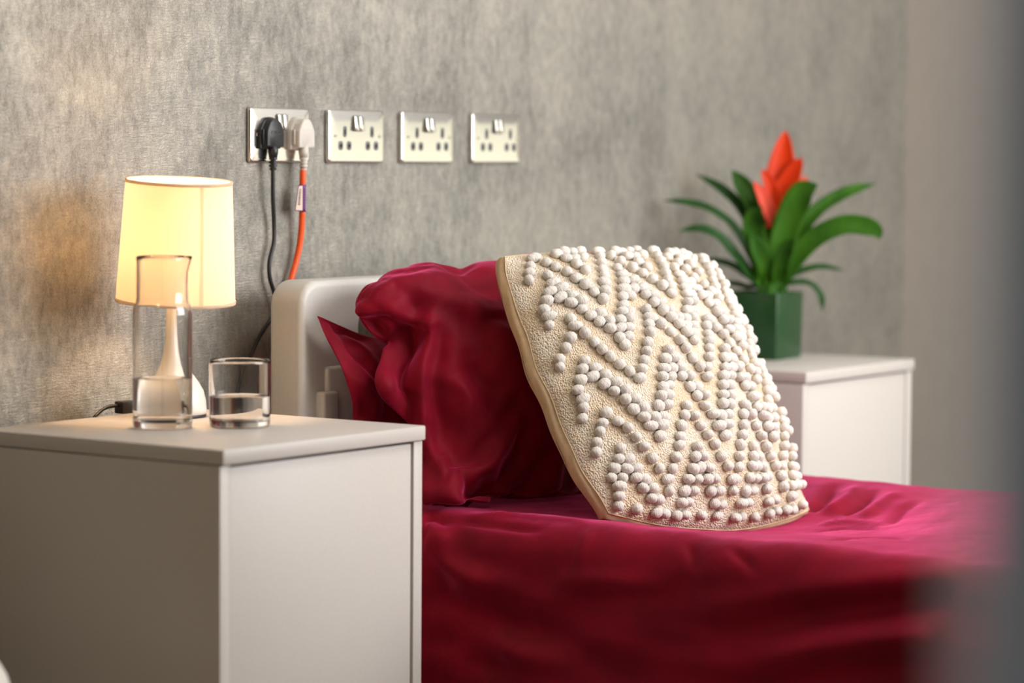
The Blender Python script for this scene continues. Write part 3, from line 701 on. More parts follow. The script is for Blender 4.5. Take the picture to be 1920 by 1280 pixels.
  -10,-2,4,-10,-1,4,-9,-1,4,-9,0,4,-9,0,4,-9,1,3,-9,1,1,-9,0,-3,10,4,31,6,6,27,6,9,23,5,9,19,1,12,14,0,20,8,1,22,1,
  0,27,-4,-2,29,-12,-2,26,-17,0,32,-29,0,33,-33,-1,29,-30,-1,23,-26,-1,15,-21,0,5,-18,-1,-5,-13,-1,-7,-9,-3,-14,-5,-4,-15,-2,-4,-14,-1,-4,-13,0,
  -5,-15,2,-5,-13,2,-4,-9,1,-4,-8,1,-6,-10,3,-8,-13,5,-8,-12,6,-8,-8,4,-8,-7,4,-9,-8,6,-9,-8,7,-9,-7,7,-9,-5,6,-9,-3,4,-8,-2,3,
  -8,-1,3,-8,-1,3,-8,0,4,-8,0,4,-8,1,2,-8,1,1,-8,2,1,10,1,32,5,3,28,1,7,24,-1,9,20,-1,11,14,-3,14,8,-2,19,1,-2,23,0,
  -2,27,-10,-4,27,-20,-3,27,-29,-1,29,-31,-1,28,-29,-2,21,-26,-1,13,-22,-1,6,-17,-1,-2,-13,-1,-8,-9,-2,-13,-4,-3,-16,-1,-4,-18,1,-4,-18,3,-4,-18,4,
  -4,-17,5,-3,-12,3,-5,-14,5,-6,-15,6,-7,-14,7,-7,-13,8,-7,-11,6,-8,-11,7,-8,-10,8,-8,-9,8,-8,-6,5,-8,-4,2,-7,-3,1,-7,-2,1,-7,-1,1,
  -7,-1,2,-7,0,3,-7,0,3,-7,1,2,-7,1,1,-7,3,2,-1,1,33,-4,0,29,-3,7,25,-3,7,21,-3,6,15,-5,12,9,-6,20,2,-5,25,-5,-2,25,-13,
  -5,23,-18,-4,26,-29,-2,22,-34,-1,20,-30,-3,21,-27,-2,15,-23,0,8,-18,0,4,-13,-1,0,-8,-2,-5,-4,-3,-8,-1,-3,-16,1,-3,-20,3,-3,-19,4,-3,-18,6,
  -3,-17,6,-5,-17,7,-5,-15,7,-6,-14,7,-6,-11,6,-7,-13,8,-7,-13,10,-7,-11,9,-7,-8,7,-7,-6,5,-6,-3,0,-6,-1,-3,-6,0,-3,-6,-1,-1,-6,-1,2,
  -5,-1,2,-5,0,2,-5,0,0,-5,1,1,-6,3,3,-3,1,33,-4,1,29,-4,1,26,-3,6,21,-4,9,16,-5,12,10,-5,17,2,-4,21,-4,-4,22,-6,-4,26,-21,
  -4,29,-30,-4,31,-33,-3,29,-30,-3,28,-26,-2,24,-22,-3,20,-17,-1,13,-12,0,7,-8,-1,2,-3,-3,-1,0,-2,-9,1,-2,-16,2,-2,-16,3,-2,-18,5,-3,-16,6,
  -4,-13,5,-4,-11,5,-5,-10,5,-5,-12,7,-6,-14,9,-6,-13,9,-6,-10,7,-6,-6,4,-5,-5,3,-6,-4,3,-5,-2,0,-5,-1,-4,-4,-1,-2,-4,-1,-1,-4,-1,-1,
  -4,0,-2,-4,0,-1,-4,1,1,-4,3,4,-2,2,33,-3,0,29,-3,1,25,-3,2,21,-3,7,16,-3,9,10,-3,14,2,-3,18,-5,-3,22,-7,-3,24,-22,-2,31,-30,
  -2,30,-33,-3,27,-30,-4,24,-26,-4,22,-21,-2,25,-17,-1,22,-12,-1,17,-7,-2,12,-3,-2,5,0,-3,-8,-1,0,-13,0,0,-15,3,-1,-14,4,-2,-13,4,-2,-10,4,
  -3,-9,4,-4,-8,5,-4,-13,8,-4,-14,9,-4,-12,9,-4,-10,7,-4,-7,5,-5,-5,4,-4,-3,2,-4,-3,3,-4,-2,1,-3,-1,-3,-3,-1,-2,-3,-1,-2,-3,0,-4,
  -3,0,-4,-3,1,0,-3,3,3,-4,3,33,-4,2,29,-5,5,25,-6,9,20,-5,11,15,-3,14,9,-2,18,1,-2,22,-6,-2,21,-10,-2,23,-21,-1,33,-29,-2,36,-31,
  -3,35,-28,-5,33,-24,-4,25,-20,-5,20,-16,-6,13,-12,-6,7,-7,-4,3,-3,-4,-1,-2,-3,-6,-1,-2,-4,-2,-1,-6,0,0,-11,3,0,-11,4,-1,-10,4,-2,-9,5,
  -2,-8,6,-3,-10,7,-3,-12,7,-4,-8,3,-5,-6,2,-4,-4,1,-4,-3,1,-3,-3,2,-3,-3,2,-4,-3,4,-3,-2,3,-2,-1,0,-2,-1,0,-2,-1,1,-2,0,0,
  -2,1,1,-2,3,6,-3,3,32,-4,1,28,-5,0,24,-5,7,19,-5,14,14,-4,16,7,-2,17,0,-1,20,-6,-3,19,-15,-1,22,-20,-1,32,-30,-2,35,-28,-3,38,-25,
  -5,39,-21,-6,35,-17,-6,28,-13,-5,15,-11,-5,5,-7,-4,0,-4,-4,2,-3,-2,-6,-1,-2,-7,0,-1,-3,-1,0,-4,0,0,-6,3,0,-8,4,-1,-7,5,-2,-9,6,
  -3,-13,8,-2,-9,4,-3,-8,4,-4,-8,6,-5,-8,6,-4,-6,4,-3,-4,4,-3,-3,3,-2,-2,3,-3,-3,6,-2,-3,5,-2,-2,5,-2,-1,5,-2,0,5,-1,0,5,
  0,2,5,-3,3,31,-5,2,27,-4,2,23,-5,3,18,-7,11,13,-7,12,6,-7,16,-1,-5,20,-1,-4,23,-15,-4,21,-20,-8,23,-26,-8,27,-25,-7,31,-22,-6,33,-18,
  -6,35,-14,-5,30,-10,-5,20,-8,-3,7,-6,-3,0,-4,-2,1,-3,-2,-3,-1,-1,-9,1,-1,-9,2,0,-7,2,0,-8,3,-1,-10,6,-2,-12,7,-3,-14,8,-2,-12,8,
  -4,-15,9,-5,-13,9,-4,-12,9,-4,-10,9,-4,-8,8,-3,-7,7,-2,-6,6,-2,-5,6,-1,-4,5,-1,-3,5,-1,-2,5,0,-2,6,0,-1,6,0,-1,4,1,0,3,
  -4,5,30,-4,3,25,-4,3,21,-6,8,16,-6,11,11,-8,17,4,-8,23,-3,-7,27,-4,-6,23,-10,-9,23,-25,-10,30,-28,-9,34,-27,-7,34,-24,-6,33,-20,-6,28,-16,
  -5,23,-11,-4,19,-7,-3,10,-4,-2,-1,-4,-3,-6,-2,-3,-10,0,0,-11,1,0,-12,3,0,-14,5,-2,-18,8,-4,-20,9,-4,-20,10,-4,-20,11,-4,-19,12,-4,-19,13,
  -4,-16,12,-3,-14,11,-3,-12,10,-2,-10,8,-2,-8,6,-1,-6,5,0,-5,5,0,-4,4,0,-4,4,1,-3,4,1,-2,3,1,-2,4,1,-1,4,1,0,3,-8,3,28,
  -4,4,23,-6,7,19,-7,9,14,-9,17,9,-7,18,2,-7,22,-5,-6,24,-9,-9,25,-17,-9,24,-27,-9,31,-27,-9,25,-28,-9,23,-25,-7,21,-21,-7,18,-17,-5,16,-12,
  -4,11,-8,-3,5,-6,-2,-1,-2,-3,-4,0,-3,-13,2,-3,-20,4,-3,-22,6,-3,-25,9,-3,-26,11,-3,-25,11,-3,-23,12,-3,-22,13,-3,-21,13,-3,-21,14,-2,-19,14,
  -2,-16,11,-2,-13,8,-1,-11,7,0,-9,6,0,-7,4,1,-6,2,1,-4,1,1,-4,1,2,-3,0,1,-3,-2,1,-3,-3,1,-2,0,2,1,6,-7,5,26,-6,4,21,
  -6,7,16,-8,12,11,-9,16,6,-8,18,-1,-9,21,-6,-10,23,-9,-11,22,-21,-9,28,-31,-8,27,-29,-8,21,-28,-7,17,-25,-7,12,-21,-6,9,-17,-6,10,-13,-5,10,-8,
  -4,9,-5,-4,2,-2,-3,-3,1,-2,-10,3,-2,-18,5,-2,-25,7,-2,-27,9,-2,-27,11,-2,-25,12,-1,-23,12,-1,-21,12,-1,-21,13,-1,-21,15,-1,-21,15,-1,-17,13,
  0,-14,8,0,-12,6,1,-9,3,1,-7,1,2,-6,0,2,-5,-1,2,-4,-3,2,-3,-5,2,-3,-4,2,-4,0,2,-3,4,4,-1,6,-6,5,23,-8,6,18,-7,5,13,
  -9,11,8,-11,14,2,-12,21,-3,-11,21,-5,-14,22,-19,-13,21,-23,-13,26,-25,-11,30,-26,-10,26,-24,-9,21,-21,-6,15,-19,-5,8,-15,-5,4,-11,-5,3,-7,-4,-1,-4,
  -4,-7,-1,-3,-12,1,-2,-18,4,-1,-21,6,-1,-24,8,0,-26,9,0,-25,10,0,-23,10,0,-21,11,0,-21,12,0,-21,13,0,-22,15,0,-21,15,0,-19,15,0,-16,13,
  1,-13,9,1,-11,6,2,-9,2,3,-7,-1,3,-6,-3,3,-5,-3,2,-5,-1,2,-5,2,2,-5,5,3,-4,5,4,-4,4,-8,2,20,-9,4,14,-10,8,10,-10,9,4,
  -12,14,-2,-12,18,-6,-14,23,-10,-13,21,-18,-14,22,-26,-12,21,-28,-11,18,-27,-9,17,-24,-8,16,-20,-8,11,-17,-7,6,-14,-5,1,-10,-4,-4,-7,-3,-9,-4,-2,-13,-1,
  -2,-17,1,-1,-20,3,0,-24,6,1,-25,7,1,-23,8,1,-22,9,1,-22,10,1,-22,11,1,-21,12,2,-22,13,2,-22,15,2,-21,15,2,-20,15,2,-17,14,2,-15,12,
  2,-13,9,2,-11,7,3,-9,5,3,-8,4,3,-7,4,3,-7,5,3,-7,6,4,-6,7,4,-6,5,5,-6,2,-9,5,17,-10,6,11,-11,8,6,-12,12,0,-14,16,-6,
  -17,21,-8,-17,24,-17,-15,21,-26,-13,20,-27,-10,15,-28,-9,11,-27,-8,8,-24,-8,5,-21,-7,3,-17,-7,4,-13,-5,1,-10,-4,-2,-6,-3,-7,-3,-2,-11,0,0,-16,1,
  1,-20,3,1,-20,4,2,-21,6,2,-21,7,2,-20,8,2,-20,9,3,-21,10,3,-22,12,3,-22,13,3,-22,15,3,-21,15,3,-20,15,3,-17,13,3,-16,13,3,-14,12,
  3,-12,11,3,-11,9,3,-10,9,3,-9,9,4,-8,9,4,-8,9,4,-9,5,5,-9,3,5,-8,1,-10,0,13,-14,3,6,-15,7,1,-17,17,-3,-19,21,-1,-19,23,-13,
  -17,23,-23,-16,23,-24,-14,19,-25,-12,16,-25,-10,13,-24,-8,10,-21,-8,7,-18,-7,5,-15,-7,3,-12,-6,4,-8,-4,-1,-5,-2,-7,-3,0,-12,0,1,-16,1,2,-18,2,
  2,-16,3,2,-17,4,3,-19,6,3,-20,7,4,-20,9,4,-21,10,4,-21,12,4,-22,13,4,-22,14,4,-21,15,4,-19,15,4,-18,14,4,-15,12,4,-14,11,4,-13,11,
  4,-12,10,5,-10,9,5,-10,9,5,-9,10,5,-9,10,6,-8,8,6,-8,6,7,-7,5,-17,-2,9,-19,1,2,-22,5,4,-24,14,4,-21,19,-9,-20,27,-21,-16,25,-24,
  -14,20,-27,-12,16,-27,-10,13,-25,-9,10,-23,-8,7,-21,-7,4,-18,-6,0,-14,-5,-2,-11,-4,-1,-7,-3,0,-4,-1,-3,-2,0,-9,0,2,-15,1,3,-17,2,3,-14,2,
  3,-14,3,4,-15,5,4,-17,7,5,-19,8,5,-20,10,5,-20,11,6,-21,12,6,-21,14,6,-20,14,6,-19,14,6,-18,14,6,-16,13,6,-15,13,6,-13,12,6,-12,11,
  6,-12,11,6,-11,10,6,-10,10,7,-9,10,7,-9,9,7,-8,7,8,-8,5,-28,4,5,-33,7,1,-33,13,0,-31,20,-10,-26,23,-15,-23,27,-16,-22,27,-17,-19,24,-19,
  -14,20,-22,-11,16,-22,-9,13,-21,-8,10,-18,-6,6,-16,-5,2,-13,-4,-2,-9,-3,-6,-6,-2,-6,-4,0,-4,-2,1,-7,0,3,-12,1,3,-15,2,4,-16,3,4,-13,3,
  5,-14,4,5,-15,6,6,-16,7,6,-18,9,7,-19,10,7,-20,12,7,-20,13,7,-20,14,7,-19,14,7,-18,15,7,-17,14,7,-15,13,7,-14,12,7,-13,11,7,-12,11,
  7,-11,10,8,-11,11,8,-10,9,8,-10,8,8,-9,7,9,-9,5,-37,3,12,-36,1,6,-33,8,-5,-32,22,-11,-29,26,-12,-27,33,-14,-22,31,-16,-21,29,-16,-19,26,-15,
  -14,22,-17,-10,17,-18,-8,13,-16,-6,9,-13,-5,4,-11,-4,0,-7,-3,-4,-4,-1,-8,-3,1,-11,-1,2,-12,0,4,-15,1,5,-18,3,5,-17,3,6,-14,3,6,-12,3,
  6,-13,5,7,-14,6,7,-16,8,8,-17,9,8,-19,11,8,-19,12,8,-19,13,8,-19,14,8,-18,15,8,-17,14,8,-16,14,8,-15,13,8,-14,12,8,-13,12,8,-12,12,
  9,-11,9,9,-11,8,9,-10,8,9,-10,8,10,-10,5,-37,-1,2,-36,3,0,-33,6,-7,-32,15,-9,-29,27,-13,-27,32,-13,-25,36,-12,-23,35,-12,-21,32,-11,-19,28,-10,
  -14,23,-11,-9,17,-12,-8,14,-9,-8,10,-7,-6,5,-5,-4,1,-3,-2,-4,-1,1,-12,-1,3,-17,0,4,-16,0,5,-15,1,6,-15,2,7,-14,3,7,-12,3,7,-14,5,
  8,-14,6,8,-14,7,8,-15,8,9,-16,10,9,-18,11,9,-18,13,10,-19,14,10,-19,15,10,-17,15,9,-16,14,9,-15,13,9,-14,13,9,-13,12,9,-12,10,9,-12,9,
  9,-11,9,10,-11,9,10,-11,8,11,-12,3,-36,-3,-4,-35,4,-3,-34,6,-7,-33,8,-7,-29,18,-12,-26,29,-14,-25,35,-12,-24,38,-10,-21,36,-9,-19,32,-8,-17,28,-6,
  -13,23,-6,-11,19,-5,-8,14,-5,-5,6,-5,-2,-1,-4,0,-7,-2,2,-12,-1,4,-15,0,3,-11,-1,3,-8,-1,4,-7,0,6,-9,1,8,-11,3,8,-12,4,9,-12,5,
  8,-12,6,9,-14,7,10,-16,9,10,-16,10,10,-17,12,10,-18,13,11,-18,14,11,-18,15,11,-17,15,11,-15,13,11,-14,12,10,-13,11,10,-12,8,10,-12,5,9,-11,4,
  11,-12,7,9,-15,3,9,-16,-2,-35,-2,-7,-34,5,-5,-32,4,-12,-31,6,-10,-30,13,-8,-26,20,-13,-23,30,-13,-22,35,-11,-21,37,-8,-19,35,-6,-17,32,-5,-14,27,-4,
  -11,21,-4,-9,16,-2,-6,10,-2,-2,1,-2,1,-7,-2,2,-10,-1,3,-11,0,4,-13,1,4,-8,0,4,-4,-1,4,-3,-1,6,-5,0,7,-6,2,7,-7,3,8,-8,5,
  9,-10,6,10,-13,8,11,-15,9,11,-15,10,11,-16,12,11,-16,13,12,-17,14,11,-16,13,11,-15,11,11,-14,10,11,-13,9,11,-12,8,10,-11,6,10,-12,6,8,-18,2,
  8,-18,-1,8,-20,-5,-33,-1,-9,-32,5,-7,-31,3,-14,-30,4,-13,-29,10,-11,-26,15,-11,-23,21,-14,-21,28,-12,-19,32,-10,-18,34,-7,-16,33,-4,-14,28,-4,-11,22,-3,
  -8,16,-2,-5,9,-2,-2,3,-1,1,-5,-1,3,-10,-1,4,-10,0,5,-12,1,5,-11,1,5,-7,0,5,-3,-1,5,0,-1,6,-1,0,7,-3,2,8,-4,3,9,-7,5,
  10,-10,6,11,-13,8,12,-14,9,12,-15,11,12,-15,12,12,-16,13,12,-16,14,12,-15,11,12,-13,8,11,-12,6,11,-11,4,10,-11,3,9,-13,6,9,-18,3,9,-18,1,
  8,-17,-1,-32,0,-12,-31,5,-9,-29,3,-16,-28,3,-16,-27,6,-13,-26,12,-11,-23,15,-13,-21,17,-12,-18,22,-11,-16,27,-8,-15,29,-6,-13,29,-3,-11,24,-2,-7,17,-1,
  -4,9,-2,-1,2,-2,2,-4,-2,4,-10,-2,5,-11,-1,6,-12,1,7,-12,1,7,-9,1,6,-6,0,6,-2,-1,6,1,-1,7,0,1,8,-3,3,10,-7,4,11,-11,6,
  12,-13,8,13,-14,9,13,-15,11,13,-15,12,13,-14,12,13,-15,14,13,-14,13,12,-13,12,11,-12,10,10,-11,9,9,-11,9,9,-10,9,9,-14,5,9,-17,0,9,-17,-2,
  -31,2,-14,-30,6,-10,-28,3,-17,-27,2,-18,-26,6,-15,-25,9,-13,-23,13,-12,-20,16,-12,-18,13,-11,-16,16,-9,-13,20,-7,-11,23,-5,-9,23,-2,-7,19,0,-4,12,0,
  -2,6,1,1,0,1,5,-8,-1,4,-8,-1,6,-11,0,8,-12,1,8,-11,2,8,-9,2,8,-4,0,8,-1,0,8,0,0,9,-1,2,10,-5,3,12,-9,5,13,-12,7,
  13,-13,8,14,-14,10,14,-14,11,14,-14,11,14,-14,12,13,-13,12,13,-12,11,12,-11,11,11,-11,10,10,-10,9,10,-10,9,9,-10,7,8,-12,3,8,-17,-4,-30,3,-15,
  -29,6,-11,-27,4,-17,-26,2,-19,-25,4,-17,-24,8,-15,-22,9,-13,-20,13,-12,-18,13,-11,-16,10,-10,-13,11,-8,-11,14,-6,-8,17,-4,-6,16,-2,-4,14,1,-2,9,2,
  0,4,3,2,-2,3,3,-8,1,6,-7,-1,7,-8,0,6,-7,1,8,-8,1,9,-6,1,9,-4,1,9,-2,1,10,0,1,11,-4,3,13,-8,5,14,-12,7,14,-13,8,
  15,-13,9,15,-13,10,15,-13,10,14,-12,11,14,-12,11,13,-11,11,13,-10,11,11,-10,8,11,-9,6,10,-9,5,9,-8,7,8,-8,5,8,-13,-1,-29,4,-17,-28,6,-13,
  -26,5,-16,-24,2,-20,-24,3,-19,-23,8,-17,-22,11,-14,-19,10,-14,-17,10,-13,-15,9,-11,-13,6,-9,-11,5,-7,-8,8,-5,-5,10,-4,-3,8,-2,-2,4,0,0,-1,0,
  3,-7,1,5,-11,1,6,-8,1,6,-5,0,7,-7,0,7,-4,0,8,-4,0,10,-6,2,11,-6,3,11,-4,2,12,-4,3,14,-8,5,15,-11,6,15,-12,7,15,-12,8,
  15,-12,9,15,-11,9,15,-10,9,14,-10,9,14,-9,9,13,-9,9,12,-8,8,11,-8,6,10,-7,5,10,-7,5,9,-7,5,6,-9,2,-28,4,-18,-27,7,-14,-26,6,-16,
  -23,3,-21,-22,1,-21,-22,6,-19,-21,10,-17,-19,9,-15,-16,5,-16,-14,3,-14,-12,2,-12,-10,2,-10,-8,5,-8,-5,1,-7,-3,-1,-5,-1,-3,-3,1,-4,-1,4,-9,0,
  6,-11,0,6,-8,0,5,-4,-2,7,-5,-1,8,-4,0,8,-1,-1,8,-1,0,10,-4,2,13,-8,4,13,-7,4,14,-6,5,15,-11,6,16,-13,8,15,-12,8,14,-9,6,
  13,-8,5,13,-7,5,14,-8,7,14,-8,8,13,-7,7,12,-7,7,12,-7,7,11,-6,6,11,-6,5,9,-7,3,7,-8,0,-27,5,-19,-27,9,-15,-25,7,-16,-23,4,-20,
  -21,1,-23,-20,3,-21,-19,9,-19,-18,8,-18,-15,5,-17,-14,4,-15,-12,4,-13,-9,2,-12,-7,2,-10,-5,0,-8,-2,-3,-7,0,-5,-5,2,-7,-3,5,-10,-2,6,-10,-1,
  6,-8,-1,5,-3,-2,5,-1,-3,7,-2,-2,8,-2,-1,9,-2,0,10,-2,1,12,-5,2,14,-8,4,15,-9,5,16,-12,7,16,-12,8,16,-12,8,15,-11,8,14,-9,7,
  13,-7,5,12,-6,4,12,-5,3,12,-5,3,11,-4,3,11,-5,5,12,-6,5,10,-7,2,9,-8,-1,7,-8,-3,-26,6,-19,-26,9,-16,-24,7,-19,-23,5,-20,-20,1,-23,
  -19,1,-22,-18,5,-21,-17,9,-19,-15,6,-18,-13,4,-17,-12,5,-14,-10,6,-12,-6,1,-11,-3,-2,-10,-1,-3,-8,1,-6,-6,3,-8,-4,5,-9,-3,6,-9,-2,7,-8,-2,
  7,-5,-2,6,-1,-3,5,2,-3,7,2,-2,8,1,-1,10,-2,0,13,-5,2,15,-8,3,16,-10,5,17,-11,7,17,-11,8,16,-11,8,16,-10,8,15,-10,9,14,-8,8,
  13,-7,6,12,-5,3,11,-3,1,10,-3,0,10,-3,1,12,-7,2,11,-7,-1,9,-7,-3,8,-8,-5,-26,6,-20,-25,10,-17,-24,8,-20,-22,6,-21,-20,3,-23,-18,0,-24,
  -17,2,-22,-16,6,-21,-15,7,-19,-13,5,-18,-11,4,-16,-10,5,-13,-7,4,-11,-4,0,-11,-1,-3,-9,1,-5,-7,4,-7,-6,5,-8,-4,6,-7,-3,6,-5,-3,7,-5,-2,
  7,-3,-2,7,1,-3,6,3,-3,7,4,-2,8,2,-1,11,-2,1,14,-6,2,16,-8,4,16,-9,5,17,-9,7,16,-9,7,16,-9,8,16,-8,8,15,-8,8,14,-6,8,
  13,-5,6,12,-4,5,11,-3,3,10,-2,2,11,-5,0,10,-8,-4,9,-8,-6,8,-7,-7,-25,6,-20,-25,11,-18,-23,9,-21,-22,7,-22,-20,5,-23,-18,1,-25,-16,0,-24,
  -15,3,-22,-14,7,-20,-12,6,-19,-10,4,-17,-9,5,-15,-8,5,-12,-4,1,-11,-1,-2,-10,2,-5,-8,4,-6,-7,5,-6,-5,6,-6,-4,7,-5,-4,8,-4,-3,8,-4,-2,
  8,-2,-2,8,1,-2,8,3,-2,8,4,-2,9,2,0,13,-2,1,16,-6,3,16,-7,4,16,-7,5,16,-7,6,16,-7,7,16,-7,8,15,-7,8,14,-6,8,13,-5,7,
  12,-4,6,12,-3,4,11,-3,4,11,-3,2,10,-6,-3,10,-6,-5,8,-6,-4,-24,5,-20,-24,12,-18,-23,10,-22,-21,7,-24,-19,5,-24,-18,2,-25,-16,0,-25,-14,0,-23,
  -13,4,-22,-12,6,-20,-10,4,-19,-9,4,-16,-7,4,-14,-5,4,-11,-1,-1,-11,2,-4,-10,4,-5,-8,5,-5,-6,7,-5,-5,7,-4,-5,8,-4,-4,9,-3,-3,9,-2,-2,
  9,-1,-2,9,1,-2,10,2,-1,10,1,0,11,1,1,14,-2,2,16,-5,4,16,-6,5,16,-6,6,16,-6,7,16,-6,7,16,-6,8,15,-5,8,14,-5,8,13,-4,7,
  12,-3,6,11,-3,4,11,-3,2,10,-4,1,10,-4,-2,8,-4,-1,-24,7,-21,-24,13,-18,-22,11,-22,-21,8,-24,-19,6,-25,-17,3,-26,-16,1,-26,-14,-1,-25,-12,0,-23,
  -11,4,-22,-10,5,-20,-9,5,-18,-7,4,-15,-4,2,-13,-2,1,-11,0,-1,-9,3,-3,-8,6,-5,-7,7,-5,-6,8,-4,-5,8,-3,-5,9,-3,-4,10,-2,-3,10,-2,-2,
  11,-1,-1,11,0,-1,12,-1,0,12,-1,1,12,1,1,14,-2,3,15,-4,4,16,-5,5,16,-5,6,16,-5,7,15,-4,6,15,-4,7,14,-4,7,14,-3,8,13,-3,5,
  11,-3,3,11,-2,3,10,-2,2,10,-2,1,8,-2,2,-23,7,-21,-23,14,-19,-22,12,-22,-20,9,-25,-19,7,-25,-17,5,-26,-15,2,-26,-13,-1,-26,-12,-1,-24,-10,-1,-23,
  -9,3,-21,-8,4,-19,-5,1,-17,-3,-1,-15,-1,-1,-13,1,-2,-11,3,-2,-9,4,-2,-8,7,-4,-7,8,-3,-6,8,-3,-5,9,-2,-5,10,-2,-4,10,-1,-3,12,-1,-2,
  13,-2,-1,13,-1,0,12,0,0,12,1,1,14,-1,2,15,-2,3,15,-3,4,15,-3,4,15,-3,5,14,-2,5,12,-2,4,12,-2,5,13,-2,6,13,-2,7,12,-2,5,
  11,-2,1,10,-2,1,9,-2,0,9,-2,2,-23,7,-21,-23,14,-19,-22,13,-22,-20,10,-25,-19,7,-27,-17,5,-27,-15,2,-28,-13,-1,-27,-11,-2,-26,-10,-2,-24,-8,-2,-22,
  -6,-1,-20,-5,0,-18,-2,-3,-16,-1,-2,-14,-1,0,-12,0,0,-10,3,-1,-9,6,-2,-8,7,-2,-7,8,-2,-6,8,-1,-6,9,-1,-5,10,0,-4,11,0,-3,12,0,-2,
  12,0,-1,13,0,0,13,1,0,14,0,1,14,-1,2,12,0,2,11,-1,3,13,-1,4,13,-1,4,10,0,3,9,0,3,10,0,3,11,0,5,11,0,5,11,-1,3,
  10,-1,0,9,-2,-2,9,-1,1,-22,8,-22,-23,14,-20,-22,13,-21,-20,10,-25,-18,7,-28,-17,4,-29,-15,2,-29,-13,-1,-29,-11,-2,-27,-9,-3,-26,-8,-2,-24,-5,-3,-22,
  -3,-3,-20,-1,-3,-17,-1,-2,-15,-2,1,-13,-1,2,-11,2,1,-10,5,0,-9,7,-1,-8,7,0,-7,7,0,-6,8,1,-6,9,1,-5,10,1,-4,11,1,-3,12,1,-2,
  12,1,-1,13,1,0,13,1,1,12,1,1,10,1,1,8,2,1,10,1,2,12,0,3,10,1,2,7,2,1,8,2,1,8,1,2,9,1,3,10,1,4,10,0,2,
  9,0,-1,8,-1,-2,-22,9,-22,-22,13,-21,-21,14,-21,-20,11,-24,-18,8,-28,-16,5,-29,-15,2,-29,-13,-1,-29,-11,-2,-28,-9,-3,-27,-7,-3,-25,-5,-3,-23,-3,-3,-21,
  -2,-2,-19,-2,-1,-17,-1,0,-14,0,1,-12,1,1,-10,4,1,-9,6,0,-9,6,1,-8,7,1,-7,8,2,-6,8,2,-5,8,3,-5,10,2,-4,10,3,-3,11,2,-2,
  12,2,-1,11,3,0,10,3,0,8,3,0,5,3,0,7,2,1,10,2,1,9,2,1,7,3,0,6,3,0,7,3,1,8,2,2,9,1,3,9,1,3,8,1,2,
  8,-1,-2,-22,9,-22,-22,11,-21,-21,14,-21,-20,12,-24,-19,8,-26,-17,5,-28,-14,2,-30,-12,0,-29,-13,-1,-28,-10,-2,-27,-7,-3,-27,-6,-2,-25,-4,-2,-23,-2,-2,-20,
  -1,-1,-18,-1,0,-16,0,1,-13,1,2,-12,4,1,-10,5,1,-9,6,1,-8,6,2,-8,7,2,-7,8,3,-6,8,3,-5,8,4,-4,9,4,-4,9,4,-3,9,4,-2,
  9,4,-1,8,4,-1,5,4,-1,4,3,-1,6,3,-1,9,2,0,9,3,1,7,3,0,5,3,-1,6,3,0,8,2,1,9,2,2,9,2,3,9,2,2,8,1,0,
  -23,9,-21,-22,9,-21,-22,10,-21,-21,11,-21,-20,8,-23,-18,6,-25,-14,2,-29,-15,1,-28,-15,-1,-28,-11,-2,-29,-8,-2,-28,-6,-2,-26,-4,-2,-24,-3,-1,-22,-2,-1,-19,
  -1,0,-17,0,1,-15,1,1,-13,2,2,-11,2,2,-10,4,3,-9,4,3,-8,5,3,-8,6,4,-7,6,4,-6,7,4,-5,7,5,-4,6,5,-3,6,5,-3,6,5,-2,
  4,4,-2,1,4,-3,2,3,-3,5,3,-2,6,3,-1,7,3,0,5,3,-1,6,2,0,7,2,0,8,2,1,9,2,2,9,2,2,9,2,2,8,2,0,-23,8,-20,
  -25,9,-20,-25,9,-20,-24,9,-21,-21,8,-23,-19,5,-28,-18,3,-29,-20,2,-27,-17,1,-28,-13,-1,-29,-9,-1,-30,-8,-1,-28,-8,0,-26,-6,0,-24,-5,1,-21,-3,1,-19,
  -3,2,-16,-2,2,-14,-1,3,-13,-1,3,-11,-2,4,-10,0,4,-9,1,5,-8,2,5,-8,3,5,-7,4,6,-6,5,6,-5,4,6,-4,3,6,-3,3,6,-3,3,6,-2,
  0,5,-3,-2,4,-3,2,4,-3,3,4,-2,3,3,-2,6,3,-1,6,3,-1,8,2,0,9,2,1,9,2,1,9,3,1,8,2,0,7,2,0,
 ]),
 (20, 14, [
  38,4,-8,36,6,-15,31,4,-27,17,3,-38,13,2,-27,11,5,-21,8,8,-14,1,2,-10,0,8,-6,3,13,-6,-2,16,-7,-9,15,-15,-9,13,-14,-11,12,-12,38,3,-5,
  35,0,-10,29,3,-22,17,-2,-33,13,0,-26,13,3,-23,9,2,-12,3,0,-9,2,2,-4,3,11,-9,-4,5,-7,-9,14,-13,-13,12,-9,-11,11,-9,39,-3,-1,37,-9,4,
  31,-7,-13,14,-10,-24,15,-5,-27,13,1,-22,11,-4,-9,4,-6,-4,2,-2,-2,1,8,-9,-5,0,-9,-12,11,-10,-11,8,-8,-11,11,-8,42,-4,7,39,-15,1,36,-12,-6,
  17,-21,-21,13,-12,-23,11,-3,-20,12,-16,-5,7,-7,-2,4,7,-5,-1,1,-4,-2,-4,-8,-7,4,-3,-9,5,-3,-10,7,-1,40,-11,20,33,-17,15,29,-20,1,17,-21,-16,
  13,-10,-26,10,-12,-19,1,-24,-2,3,-17,4,1,-7,4,-7,-14,0,-6,-12,1,-4,-1,-1,-7,3,2,-7,4,1,16,5,18,13,-9,13,14,-12,0,14,-25,-16,11,-18,-22,
  4,-30,-12,3,-25,0,-4,-7,-1,-6,3,-2,-7,0,-2,-5,-17,1,-3,-13,4,-6,-3,0,-8,-3,-4,13,7,26,12,1,20,12,-1,8,10,-13,-5,4,-23,-22,3,-17,-20,
